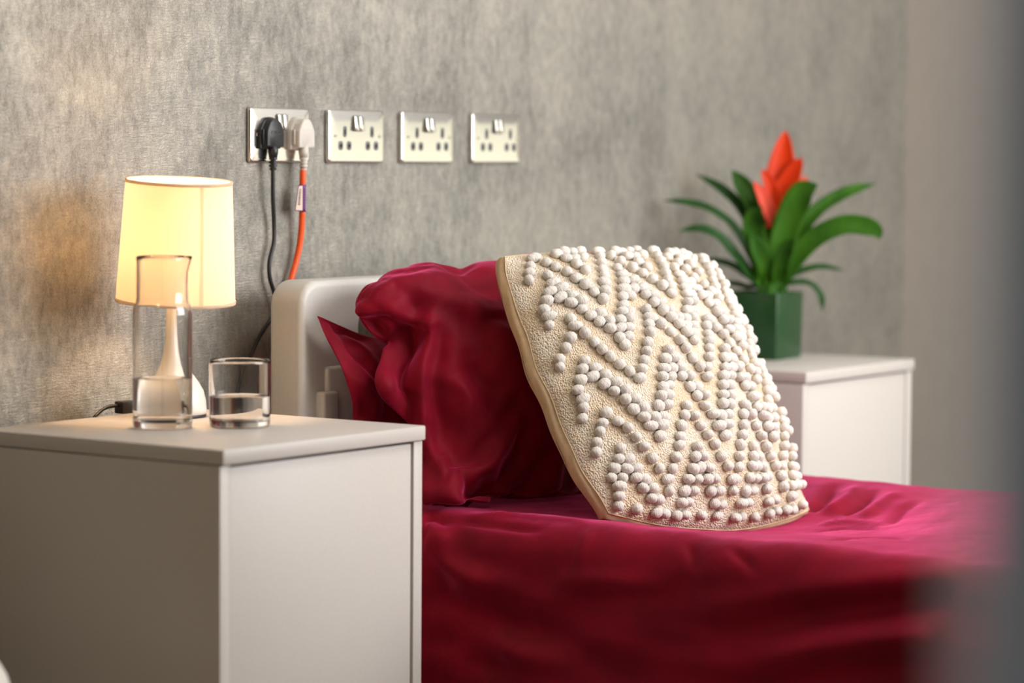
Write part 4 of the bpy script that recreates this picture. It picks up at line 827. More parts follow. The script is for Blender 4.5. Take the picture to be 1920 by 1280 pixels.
  -3,-2,-14,-3,-4,-3,-4,1,-1,-5,-1,-1,-5,-3,-1,-7,-1,-1,-10,0,-6,-8,-8,-14,11,2,31,9,-1,26,9,-6,14,4,-14,-2,1,-13,-29,-2,-6,-27,-1,-1,-16,
  -1,2,-6,-2,9,-5,-2,1,0,-4,1,0,-5,6,1,-7,7,3,-8,3,1,-3,1,33,-2,2,29,0,-1,17,1,-6,-3,-1,-12,-26,0,-11,-23,0,-15,-8,0,-12,1,
  1,2,-1,0,6,0,-1,2,4,-2,8,4,-3,8,6,-3,3,4,-2,2,32,-6,4,27,-4,-1,15,-5,-12,-3,-2,-11,-26,0,-16,-23,3,-21,-7,3,-18,3,3,-6,3,
  2,2,4,3,9,3,2,12,6,1,5,6,1,0,4,-7,5,26,-6,0,21,-5,-8,8,-6,-15,-6,-6,-13,-28,-3,0,-27,-1,6,-16,4,2,-5,4,5,-3,6,11,-1,
  4,5,2,4,2,4,4,0,6,4,-1,6,-8,4,16,-9,-10,11,-8,-15,-1,-8,-17,-18,-9,-18,-19,-7,-16,-13,0,-2,-10,5,8,-7,5,7,-4,6,6,-1,6,1,2,
  7,-8,4,7,-7,5,6,-7,3,-34,3,6,-29,-8,10,-20,-21,-6,-10,-24,-19,-11,-15,-18,-10,-11,-10,0,-20,1,4,-10,3,7,1,-2,9,8,-1,9,3,1,10,-3,4,
  10,-7,5,9,-9,5,-35,-2,-6,-33,-6,-9,-26,-12,-14,-16,-17,-16,-13,-14,-12,-11,-2,-11,-8,8,-6,-4,7,-1,1,2,2,9,-4,2,11,0,3,10,-3,1,9,-16,-2,
  8,-20,-5,-31,2,-13,-30,-3,-13,-25,-7,-20,-19,-6,-22,-14,-4,-17,-9,-2,-9,-6,8,-5,-3,16,-4,-1,21,-2,2,16,1,3,9,4,2,2,5,6,-13,-1,8,-17,-4,
  -28,4,-18,-26,-3,-21,-22,-7,-22,-18,-4,-22,-12,1,-21,-7,8,-15,-3,13,-9,0,19,-7,2,18,-3,4,19,-1,4,13,2,5,8,5,6,-2,3,7,-8,0,-25,6,-20,
  -24,-2,-21,-20,-9,-25,-15,-5,-24,-10,4,-23,-5,8,-17,0,15,-12,3,17,-8,5,19,-5,6,18,-2,7,14,1,7,9,3,7,0,2,8,-7,-6,-24,7,-21,-23,2,-21,
  -18,-6,-29,-14,-7,-24,-8,2,-24,-3,6,-17,1,11,-11,4,14,-9,5,14,-6,8,17,-3,8,12,0,9,8,2,8,-1,1,9,-2,2,-22,9,-22,-22,3,-21,-18,-5,-28,
  -12,-5,-27,-6,0,-24,-3,3,-16,1,7,-11,3,8,-8,4,8,-5,5,9,-3,6,8,-1,7,3,1,9,3,2,8,-1,-2,-23,8,-20,-23,9,-23,-20,2,-28,-9,-1,-30,
  -5,0,-23,-3,2,-15,-1,4,-10,3,5,-8,5,6,-5,3,6,-2,3,4,-2,6,3,-1,9,2,1,7,2,0,
 ]),
)
BACK_FOLDS = (
 (42, 26, [
  -2,2,-12,-2,0,-14,-1,-1,-15,-1,1,-16,0,1,-17,-2,0,-16,-2,0,-14,-2,1,-13,-2,1,-11,-3,1,-8,-3,2,-6,-2,1,-3,0,0,-1,-1,-4,-1,-3,-2,0,
  -3,0,1,-2,1,1,-3,-2,2,-4,-1,2,-4,0,2,-4,1,2,-4,2,3,-4,1,3,-3,1,3,-4,1,2,-4,1,2,-3,0,-12,-2,-1,-14,-3,-2,-15,-2,1,-15,
  0,4,-16,-1,1,-15,-2,0,-14,-2,0,-12,-2,1,-10,-2,2,-8,-1,3,-5,-2,1,-4,-1,0,-2,0,-2,0,-1,-1,1,-2,0,1,-1,2,1,0,3,0,-2,1,1,
  -3,1,2,-3,1,2,-3,3,2,-3,4,1,-3,4,2,-3,4,2,-4,1,3,-3,0,-13,-3,2,-13,-3,-1,-15,-3,-2,-14,0,2,-15,-1,2,-15,-2,0,-14,-2,1,-12,
  -2,0,-10,-1,3,-8,-1,1,-6,-2,0,-4,0,2,-2,0,2,0,0,2,1,-2,0,2,-1,1,1,0,4,0,-1,2,1,-2,1,1,-3,1,2,-3,2,2,-3,3,2,
  -3,4,2,-3,4,1,-3,0,2,-3,2,-14,-3,2,-13,-2,2,-13,-2,-2,-14,-2,-1,-14,-1,3,-13,-1,0,-13,-2,-1,-12,-2,0,-10,-1,3,-8,-2,0,-6,-2,-1,-4,
  0,1,-2,0,2,0,-1,-1,1,-2,-1,2,-1,1,1,-2,0,1,-2,1,0,-2,2,0,-2,2,1,-2,2,2,-2,3,1,-2,4,1,-2,4,1,-3,-1,2,-2,1,-15,
  -2,1,-15,-2,1,-14,-2,-1,-14,-1,0,-14,-1,2,-14,-1,0,-13,-1,0,-11,-1,0,-9,-1,2,-8,-1,1,-6,-1,-2,-4,0,0,-2,-1,-1,0,-1,-2,1,-1,0,1,
  -1,0,1,-2,1,0,-2,1,0,-1,2,0,-1,2,1,-1,2,1,-1,2,2,-1,3,0,-1,4,1,-1,1,2,-2,1,-15,-2,0,-15,-2,-1,-15,-1,-2,-15,-1,0,-15,
  0,1,-14,0,2,-13,-1,0,-11,-1,-1,-9,-1,-1,-7,-1,2,-5,-1,2,-3,-1,-2,-2,-1,-2,0,-1,0,0,-1,-1,1,-2,1,-1,-2,0,0,-2,0,0,-1,1,-1,
  -1,1,0,-1,2,-1,0,2,0,0,2,0,0,2,0,0,2,1,-1,0,-16,-1,-1,-16,-1,-2,-17,-1,-2,-16,0,-2,-15,0,0,-14,0,0,-13,0,-1,-11,0,-1,-9,
  -1,1,-6,0,1,-4,-1,4,-2,0,0,-1,-1,1,0,-2,-1,0,-1,1,-1,-2,-2,-1,-2,0,-2,-1,2,-3,-1,1,-2,-1,-1,0,0,0,0,0,0,0,0,1,0,
  1,1,0,1,1,0,0,-1,-17,-1,-1,-16,-1,-1,-17,0,2,-16,0,0,-15,0,0,-14,0,0,-12,0,2,-11,0,4,-9,0,4,-7,0,3,-4,0,2,-2,-1,-1,-1,
  -2,0,0,-2,1,0,-2,-3,-1,-2,-3,0,-1,0,-2,-1,2,-3,0,1,-3,0,0,-1,0,1,-3,1,2,-3,1,2,-3,2,1,-2,2,1,-2,0,0,-16,-1,3,-14,
  0,1,-17,0,2,-16,0,2,-15,0,2,-14,0,2,-12,0,1,-10,-2,-1,-9,-2,-2,-7,-1,-3,-4,-2,-2,-3,-2,2,-2,-2,3,-1,-1,0,0,-2,-3,0,-2,-3,0,
  -2,-2,0,-2,-1,1,0,0,-1,0,1,-1,-1,-1,0,1,0,-2,1,1,-3,2,0,-3,3,0,-4,-1,-1,-17,0,4,-14,0,5,-14,0,2,-15,0,1,-14,0,2,-13,
  -1,0,-12,-1,-1,-10,-1,-2,-8,-1,0,-6,-1,-1,-4,-1,-2,-2,-2,4,-2,-1,4,-1,-1,2,0,-1,0,1,-2,-2,2,-2,-4,3,-2,-3,3,-2,-3,3,-2,-1,2,
  -1,0,1,-1,-1,0,1,0,-1,2,0,-3,0,0,-2,-3,4,-13,-2,3,-12,0,1,-15,0,0,-15,0,-1,-15,0,-2,-14,0,-2,-12,-1,1,-10,-1,3,-8,-1,3,-6,
  -1,2,-4,0,-1,-2,-1,3,-1,-1,6,-1,-2,3,0,-2,1,1,-1,-1,2,-1,-3,3,-1,-1,2,-1,1,1,-2,3,0,-2,0,1,-3,0,2,-3,0,2,-2,0,1,
  -3,1,1,-3,-2,-15,-2,5,-11,-1,6,-12,0,4,-13,-1,2,-13,0,1,-13,0,2,-12,0,1,-11,0,0,-8,0,-1,-6,0,0,-4,0,2,-2,0,5,-1,-1,3,0,
  -1,-1,1,-1,-1,1,-1,-1,2,-1,1,2,-1,4,0,-2,3,0,-2,1,1,-2,0,2,-2,1,1,-2,1,1,-2,1,2,-3,1,2,-3,-2,-17,-2,-1,-16,-1,1,-15,
  0,1,-14,-1,-1,-16,0,-1,-14,0,-2,-13,0,-3,-11,0,-2,-8,0,-2,-6,0,-1,-4,0,0,-2,0,2,0,0,1,0,0,-1,0,0,1,0,0,2,1,0,5,0,
  -1,3,1,-2,0,1,-1,0,1,-1,2,1,-1,1,1,-2,1,2,-2,2,2,-2,1,2,-1,-1,-17,-1,-2,-18,-1,1,-17,-1,4,-16,-1,6,-15,0,6,-13,0,5,-12,
  1,2,-11,0,6,-9,0,7,-7,0,7,-5,0,4,-3,0,0,-2,0,-2,0,0,-2,0,-1,-2,1,-1,-2,2,-1,-3,3,-1,-2,3,-1,2,0,0,1,1,-1,4,-1,
  -1,5,-1,-1,5,-1,-1,3,1,-2,1,5,-1,-1,-13,0,-1,-18,0,0,-17,0,1,-16,-1,1,-15,-1,1,-14,0,3,-12,1,5,-10,-1,2,-9,-1,1,-7,0,3,-4,
  1,4,-3,0,4,-1,-1,3,0,-1,4,0,-1,4,0,-1,2,1,-1,0,3,-1,-3,2,-1,-1,1,-1,1,1,-1,1,1,-1,2,2,-1,1,3,-1,0,3,0,1,4,
  -1,0,-16,-1,4,-13,0,2,-15,0,1,-16,0,2,-14,0,1,-13,0,-1,-12,0,-1,-10,0,-1,-8,-1,-1,-6,-1,-4,-4,-1,-2,-2,0,0,-1,0,2,0,0,5,0,
  0,4,0,-1,0,1,0,-3,2,0,-2,2,-1,1,1,-1,2,1,-1,0,2,0,-1,3,0,0,1,0,0,2,0,-1,2,0,0,-17,0,4,-13,0,6,-12,0,5,-12,
  0,3,-12,0,-2,-13,0,-2,-12,-1,-2,-10,0,0,-8,0,-3,-6,0,-4,-4,0,0,-3,-1,0,-1,-1,-1,0,-1,-1,1,-1,-1,2,0,3,-1,0,4,-1,0,2,0,
  0,5,-2,-1,6,-2,0,3,-1,1,1,1,1,2,-2,0,3,-4,-1,2,-3,1,-1,-16,1,-1,-15,1,0,-14,1,1,-13,1,3,-11,1,1,-11,1,-2,-10,0,1,-10,
  0,0,-8,0,1,-6,-1,0,-4,-1,-1,-1,0,-3,0,0,1,0,0,0,1,0,0,1,0,0,2,0,0,1,1,4,-1,1,4,-1,0,5,-1,1,6,-3,2,5,-2,
  2,4,-3,1,5,-6,0,2,0,2,0,-12,2,-1,-12,2,-2,-15,2,-2,-14,2,-1,-13,2,-1,-12,2,-2,-10,1,1,-8,0,7,-7,0,5,-6,0,1,-4,0,4,-2,
  1,1,-2,1,2,0,1,2,0,1,0,1,1,-1,2,0,-1,3,0,0,3,-1,-1,4,-1,-1,4,1,1,2,2,3,-1,2,4,-2,1,1,0,0,-3,-3,0,1,-14,
  2,1,-15,3,0,-14,3,1,-13,0,7,-13,0,9,-11,1,8,-10,1,8,-8,1,6,-6,-1,0,-5,1,5,-5,1,7,-3,1,7,-2,0,5,-1,1,5,-1,0,7,-1,
  0,8,-1,0,7,0,0,3,1,0,-1,3,0,-1,3,0,0,2,0,2,-2,0,4,-4,0,4,-4,0,3,1,1,3,-16,0,6,-14,0,5,-14,0,4,-14,0,2,-13,
  -1,-1,-13,-2,-1,-12,-1,-1,-10,-1,0,-8,-1,0,-6,-1,0,-3,-1,-2,-1,-1,-1,0,0,0,0,0,1,0,1,3,0,0,-1,1,0,-1,1,1,-1,2,1,-3,3,
  1,-1,2,0,0,1,0,0,2,-1,-2,2,0,-2,-2,1,-2,-6,2,2,-13,1,1,-14,0,0,-16,0,0,-15,0,-1,-15,0,-3,-14,0,0,-12,0,1,-10,0,2,-8,
  -1,1,-6,-1,2,-4,0,2,-2,0,1,-1,-1,3,0,0,0,0,1,-4,1,1,-1,0,0,1,0,0,4,-1,-1,4,-1,-1,4,0,-1,4,0,-1,2,2,-1,-1,3,
  -1,-1,2,-1,0,1,2,-4,-16,2,-1,-15,2,-1,-16,1,-1,-15,1,-2,-15,1,-4,-14,1,-2,-12,1,1,-10,1,0,-8,1,-1,-5,1,-1,-3,1,1,-2,1,2,0,
  1,1,1,1,5,-1,2,-1,0,2,1,0,1,3,0,1,2,1,0,1,1,0,1,2,0,3,0,0,3,1,0,-1,2,0,0,2,0,-1,5,1,6,-12,1,7,-10,
  0,8,-9,0,6,-11,-1,1,-13,0,3,-13,1,4,-12,0,5,-10,0,5,-7,0,4,-5,0,3,-3,0,-1,-1,1,-3,0,2,1,0,2,6,-2,2,6,-2,1,6,-1,
  1,6,0,1,4,1,1,2,2,1,0,3,1,3,-1,1,4,-2,1,4,-2,1,3,0,1,1,4,0,-1,-11,-1,0,-13,-1,0,-15,0,0,-14,0,-1,-13,-1,-2,-13,
  -1,-1,-11,-1,1,-9,0,1,-7,-1,1,-5,-1,1,-3,0,4,-2,0,3,0,2,1,0,0,1,1,0,-1,1,1,2,1,2,5,0,2,4,1,2,2,2,2,2,2,
  2,2,1,2,3,0,2,2,1,2,2,1,2,1,4,-3,-2,-17,-1,-3,-18,-1,-1,-17,-2,3,-15,-3,6,-14,-3,6,-12,-3,6,-10,-1,4,-9,0,0,-7,0,2,-5,
  1,-2,-3,0,-3,-1,0,-3,1,0,-2,2,0,1,2,1,0,1,2,-2,2,2,-2,3,1,-3,4,2,-2,3,3,-1,3,3,-1,4,2,-1,4,2,-1,5,2,-2,-1,
  1,-8,3,-2,1,-18,-1,4,-15,-1,4,-14,-1,5,-13,-2,3,-14,-2,0,-13,-2,1,-12,-1,4,-10,0,5,-8,1,4,-6,1,4,-3,0,0,-1,0,1,0,1,0,2,
  1,-4,2,0,-1,2,0,-1,2,0,1,2,1,3,0,1,3,0,0,4,0,0,5,-1,1,5,-1,1,3,0,1,1,2,1,1,3,0,1,-17,-1,2,-16,-1,1,-16,
  -1,0,-16,-1,-1,-16,-1,0,-14,-1,0,-12,-1,-1,-10,0,-1,-8,1,0,-6,0,-2,-4,0,-2,-2,0,0,-1,0,1,1,0,2,1,-1,2,1,0,-2,2,1,-1,1,
  1,0,1,1,1,2,1,2,1,2,5,-1,1,6,-2,2,6,-3,2,4,-1,2,3,3,1,1,-17,0,2,-15,0,1,-16,0,-1,-16,0,-1,-16,0,-1,-15,0,1,-13,
  0,-1,-11,0,0,-9,0,1,-6,0,2,-4,1,1,-2,0,5,-2,0,5,-1,0,5,0,0,3,1,1,-3,1,1,-3,1,2,1,0,2,3,0,2,4,0,2,4,0,
  2,3,1,0,0,1,1,0,1,3,0,2,2,0,-17,1,0,-17,1,0,-16,1,-1,-16,1,-3,-17,1,-3,-15,1,0,-14,1,3,-12,1,3,-10,1,4,-7,1,4,-5,
  1,4,-2,0,-1,-1,0,1,0,1,3,0,1,3,0,2,-2,1,1,0,0,0,2,0,0,4,0,-1,5,0,-1,4,1,1,1,2,1,0,2,0,1,-2,0,0,-5,
  3,-1,-16,2,-1,-17,2,-1,-17,2,-1,-16,2,-3,-16,2,-4,-15,1,-2,-13,0,-1,-11,0,-1,-9,0,-1,-7,0,-3,-4,1,-2,-2,1,-4,0,1,-2,0,2,3,-1,
  2,2,-1,2,2,0,0,2,0,0,2,0,-1,2,1,-1,2,1,-1,2,2,0,4,0,0,4,0,0,3,1,0,3,-2,3,-3,-12,1,4,-13,0,5,-14,0,4,-14,
  0,3,-13,2,0,-14,1,0,-12,0,4,-11,0,3,-9,0,0,-7,-1,2,-5,-1,1,-2,-2,2,-1,1,-2,-1,2,-2,0,1,-3,1,1,-3,2,0,-3,3,0,-4,3,
  0,-2,3,0,-1,3,0,0,3,0,0,3,0,0,4,0,0,0,1,1,-2,0,1,-14,1,2,-13,0,-1,-16,0,-1,-16,0,1,-14,0,3,-13,1,4,-12,0,1,-11,
  0,3,-9,0,3,-7,0,1,-4,0,-2,-1,-1,3,-2,-2,6,-2,-1,6,-1,-1,5,0,-1,5,1,-1,3,2,-1,1,3,1,-1,2,0,1,2,0,2,2,1,1,3,
  1,0,4,1,0,3,1,0,3,1,0,-17,1,2,-15,0,3,-15,0,2,-14,1,-1,-15,1,0,-14,1,0,-12,1,-1,-10,1,3,-9,0,0,-7,0,-3,-4,0,-1,-3,
  -1,3,-2,-1,4,-1,-1,2,0,-1,1,0,-1,0,1,0,-1,2,0,2,1,1,1,1,1,0,2,1,0,2,2,-1,3,2,-1,3,2,1,-1,2,1,-1,1,-1,-16,
  0,0,-15,1,1,-15,1,3,-14,1,0,-15,2,-2,-14,2,-3,-13,2,0,-11,2,1,-9,1,-3,-6,0,1,-6,0,2,-4,0,3,-2,-1,4,-1,-1,4,0,0,-1,1,
  -1,0,1,0,0,1,1,0,2,1,2,1,0,3,1,0,4,1,0,3,2,1,2,2,1,2,2,1,2,1,1,-1,-15,1,-1,-16,1,-1,-16,1,2,-15,2,2,-15,
  1,3,-14,0,3,-12,0,1,-10,2,-3,-9,2,-3,-7,1,1,-5,0,-1,-3,-1,0,-1,0,0,0,-1,1,1,0,1,1,0,-1,1,0,3,0,0,3,1,1,1,2,
  1,1,2,1,3,1,1,4,1,1,5,0,1,3,1,1,1,3,2,-1,-16,2,1,-15,2,-1,-15,2,-1,-15,2,2,-14,1,3,-14,1,1,-12,1,-1,-10,1,1,-9,
  1,-1,-6,2,-2,-4,1,-2,-2,0,0,-1,-1,3,-1,0,0,0,1,0,1,1,0,1,1,3,0,1,1,1,1,0,2,1,-1,2,1,2,1,2,2,1,1,1,1,
  1,0,2,1,-1,3,2,1,-15,2,2,-14,2,1,-15,2,-1,-15,2,2,-15,2,0,-14,2,-1,-12,1,-1,-10,1,3,-9,1,1,-7,2,-3,-4,2,-3,-1,0,0,-1,
  -1,3,-1,1,-1,0,1,-2,1,1,0,0,1,2,0,1,2,1,1,-1,2,1,-1,2,2,-1,3,2,2,1,2,1,2,2,0,2,2,0,3,2,0,-14,2,0,-15,
  2,-1,-15,2,-2,-15,2,0,-14,2,0,-14,2,-2,-12,2,-1,-10,1,4,-9,1,1,-7,1,0,-4,1,-1,-2,-1,2,-2,0,0,-2,1,-1,-1,2,-1,0,2,-1,1,
  1,2,0,1,2,1,2,-1,2,2,-2,2,2,-1,2,2,0,2,2,0,2,2,1,2,2,0,2,3,-2,-14,3,0,-15,3,-1,-15,2,0,-15,3,-1,-14,2,0,-14,
  2,-1,-13,2,1,-11,1,3,-9,2,0,-7,1,1,-5,1,0,-2,0,3,-2,-2,4,-2,1,1,-1,2,0,0,2,0,1,2,1,1,1,4,1,2,0,2,0,1,1,
  2,-1,2,3,-1,2,3,1,2,3,1,2,3,1,2,3,-3,-13,3,-1,-15,2,1,-16,2,1,-16,3,0,-15,1,2,-14,2,0,-13,1,2,-12,2,1,-10,2,0,-7,
  1,1,-4,1,1,-2,0,2,-1,-3,6,-2,1,2,-1,1,1,0,2,1,0,2,1,1,2,2,1,1,1,2,-1,3,1,1,1,1,3,0,2,3,1,2,3,1,2,
  3,1,2,3,-1,-13,2,0,-15,2,1,-16,2,1,-16,2,1,-15,2,1,-14,-1,0,-14,3,1,-12,3,0,-10,3,0,-7,3,-1,-4,-1,1,-3,2,0,-1,-1,5,-2,
  3,1,-1,3,1,0,3,1,0,3,0,1,3,1,2,1,1,2,0,2,2,1,2,1,3,1,1,3,1,2,3,1,2,3,1,2,
 ]),
 (14, 10, [
  -2,2,-12,-1,1,-16,-2,0,-15,-2,1,-10,-2,1,-3,-3,-2,0,-3,-1,1,-4,1,2,-3,2,3,-4,1,2,-3,2,-14,-2,2,-16,-1,-1,-15,-2,0,-10,-1,0,-4,
  -2,0,1,-2,-2,1,-2,-1,2,-2,0,2,-2,-1,2,-1,-1,-16,0,1,-16,0,-3,-14,-1,2,-10,-1,-3,-5,-2,-1,0,0,-1,0,0,0,0,0,-1,-1,1,1,0,
  -1,-1,-17,0,-4,-15,0,-3,-12,-2,-2,-9,-2,-4,-3,-2,3,0,0,-3,0,-1,0,1,0,-3,1,-2,0,0,-2,-1,-17,-2,-1,-16,-2,-5,-13,-1,0,-9,-1,2,-5,
  -1,-3,0,-1,-6,2,-1,-4,3,-2,-2,4,-2,1,4,0,0,-17,0,0,-16,0,-1,-13,0,-3,-8,-2,0,-4,-1,-1,-1,-2,-4,0,-1,-3,1,-1,-2,3,0,1,0,
  0,1,-13,1,-3,-13,1,-4,-11,0,-4,-7,0,1,-3,0,-7,1,-1,-3,1,-1,-2,2,0,3,1,0,2,1,2,-3,-15,2,-5,-13,2,-2,-13,3,-1,-8,3,3,-4,
  2,0,0,1,-4,2,0,-6,3,0,-5,4,0,-1,5,-2,-1,-17,-2,-2,-14,-1,-6,-12,0,-3,-10,-1,-1,-4,0,1,0,1,2,1,1,-4,1,1,-6,2,1,-5,3,
  1,2,-16,1,-2,-15,1,-1,-14,0,2,-9,-1,0,-3,-1,-5,1,0,-1,2,2,-5,1,2,-6,2,2,-4,-1,1,3,-10,0,2,-17,0,2,-14,1,-6,-8,1,-1,-4,
  1,-3,2,0,0,2,1,0,3,1,0,2,1,1,1,1,0,-14,1,-4,-15,1,0,-14,0,2,-9,1,-4,-2,2,0,1,1,-2,1,1,-1,2,1,-1,3,1,2,3,
  2,0,-15,2,1,-16,1,-1,-13,2,0,-8,2,1,-2,1,1,-1,2,-1,1,1,0,1,2,1,2,2,0,3,3,-1,-13,2,1,-16,0,1,-14,3,0,-9,-1,1,-3,
  2,1,-1,3,0,1,1,1,2,3,1,1,3,1,2,
 ]),
)
#FOLDS_END
#STROKES_BEGIN
PILLOW_FRONT_STROKES = [
 (-0.032, 0.021, 0.2, 0.3, [(0.0661, -0.2906, 0.8378), (0.0501, -0.2887, 0.7962), (0.0201, -0.3047, 0.7581), (0.0183, -0.3083, 0.7181), (0.0390, -0.3009, 0.6717)]),
 (-0.01, 0.011, 0.2, 0.3, [(0.0511, -0.2634, 0.8114), (0.0217, -0.2718, 0.7807), (-0.0067, -0.2828, 0.7545)]),
 (-0.009, 0.007, 0.3, 0.1, [(0.0141, -0.2304, 0.8402), (0.0234, -0.2345, 0.8229), (0.0426, -0.2340, 0.8057)]),
 (-0.009, 0.007, 0.3, 0.1, [(0.0168, -0.2457, 0.8463), (0.0242, -0.2451, 0.8281), (0.0412, -0.2402, 0.8076)]),
 (-0.009, 0.008, 0.3, 0.1, [(0.0288, -0.2609, 0.8488), (0.0308, -0.2564, 0.8283), (0.0406, -0.2438, 0.8094)]),
 (-0.012, 0.018, 0.3, 0.3, [(0.0550, -0.2786, 0.8541), (0.0713, -0.2886, 0.8522), (0.0823, -0.2987, 0.8399)]),
 (0.024, 0.015, 0.25, 0.35, [(0.0989, -0.2994, 0.8548), (0.0794, -0.3010, 0.8238), (0.0573, -0.3087, 0.7846), (0.0345, -0.3191, 0.7418), (0.0360, -0.3162, 0.7012), (0.0393, -0.3170, 0.6605), (0.0170, -0.3420, 0.6315)]),
 (0.015, 0.01, 0.2, 0.2, [(0.0315, -0.2610, 0.8349), (0.0326, -0.2534, 0.7861), (0.0193, -0.2501, 0.7628)]),
 (-0.015, 0.022, 0.25, 0.4, [(0.0996, -0.3133, 0.8275), (0.0713, -0.3226, 0.7804), (0.0530, -0.3304, 0.7332), (0.0542, -0.3339, 0.6766), (0.0378, -0.3565, 0.6388)]),
 (0.008, 0.013, 0.3, 0.3, [(0.0288, -0.2580, 0.8349), (0.0368, -0.2670, 0.8552), (0.0629, -0.2725, 0.8691), (0.0865, -0.2852, 0.8678), (0.0981, -0.3000, 0.8532)]),
 (0.021, 0.017, 0.15, 0.35, [(-0.0030, -0.3494, 0.5734), (0.0194, -0.3723, 0.6012), (0.0627, -0.3861, 0.6177), (0.1215, -0.4042, 0.6474), (0.1793, -0.4119, 0.6935), (0.2141, -0.4033, 0.7312)]),
 (-0.021, 0.016, 0.15, 0.35, [(0.0281, -0.3411, 0.5538), (0.0356, -0.3804, 0.5858), (0.0844, -0.3964, 0.6020), (0.1332, -0.4139, 0.6284), (0.1844, -0.4245, 0.6644)]),
 (0.018, 0.009, 0.3, 0.3, [(0.0032, -0.3625, 0.5963), (0.0271, -0.3767, 0.5839), (0.0512, -0.3809, 0.5715), (0.0891, -0.3713, 0.5510)]),
 (-0.015, 0.009, 0.2, 0.3, [(0.0003, -0.3490, 0.5691), (0.0147, -0.3661, 0.5738), (0.0391, -0.3680, 0.5604), (0.0782, -0.3536, 0.5488)]),
 (0.018, 0.012, 0.1, 0.4, [(0.0458, -0.3286, 0.5584), (0.0529, -0.3311, 0.5571), (0.0612, -0.3427, 0.5532), (0.0876, -0.3614, 0.5476)]),
 (0.0135, 0.028, 0.3, 0.4, [(0.1718, -0.3242, 0.8578), (0.1711, -0.3657, 0.7936), (0.1737, -0.3914, 0.7330), (0.1717, -0.4113, 0.6891)]),
 (-0.009, 0.02, 0.3, 0.4, [(0.1145, -0.3410, 0.7953), (0.1202, -0.3624, 0.7470), (0.1191, -0.3786, 0.6990), (0.0979, -0.3892, 0.6524)]),
 (0.009, 0.012, 0.3, 0.4, [(0.0935, -0.3466, 0.7560), (0.0935, -0.3570, 0.7077), (0.0715, -0.3654, 0.6610)]),
 (-0.009, 0.008, 0.3, 0.5, [(0.1517, -0.3390, 0.8263), (0.1793, -0.3495, 0.8255), (0.2040, -0.3623, 0.8166)]),
 (0.0075, 0.014, 0.3, 0.4, [(0.0261, -0.2445, 0.8727), (0.0617, -0.2580, 0.8841), (0.1162, -0.2781, 0.8912), (0.1860, -0.2983, 0.8913)]),
]
PILLOW_BACK_STROKES = [
 (0.005, 0.006, 0.1, 0.1, [(0.0012, -0.1586, 0.8217), (0.0022, -0.1810, 0.7858), (0.0301, -0.2110, 0.7407), (0.0679, -0.2232, 0.7037), (0.0876, -0.2268, 0.6720)]),
 (-0.006, 0.008, 0.2, 0.2, [(0.0072, -0.1769, 0.7935), (0.0359, -0.2064, 0.7524), (0.0749, -0.2228, 0.7139)]),
 (-0.008, 0.01, 0.2, 0.3, [(-0.0015, -0.1651, 0.8114), (0.0389, -0.1725, 0.8017), (0.0927, -0.1825, 0.7896)]),
 (0.006, 0.012, 0.3, 0.3, [(-0.0037, -0.1962, 0.7542), (0.0225, -0.2170, 0.7169), (0.0544, -0.2234, 0.6824)]),
 (0.006, 0.008, 0.2, 0.3, [(0.0175, -0.1686, 0.8074), (0.0486, -0.1858, 0.7836), (0.0650, -0.2148, 0.7429)]),
]
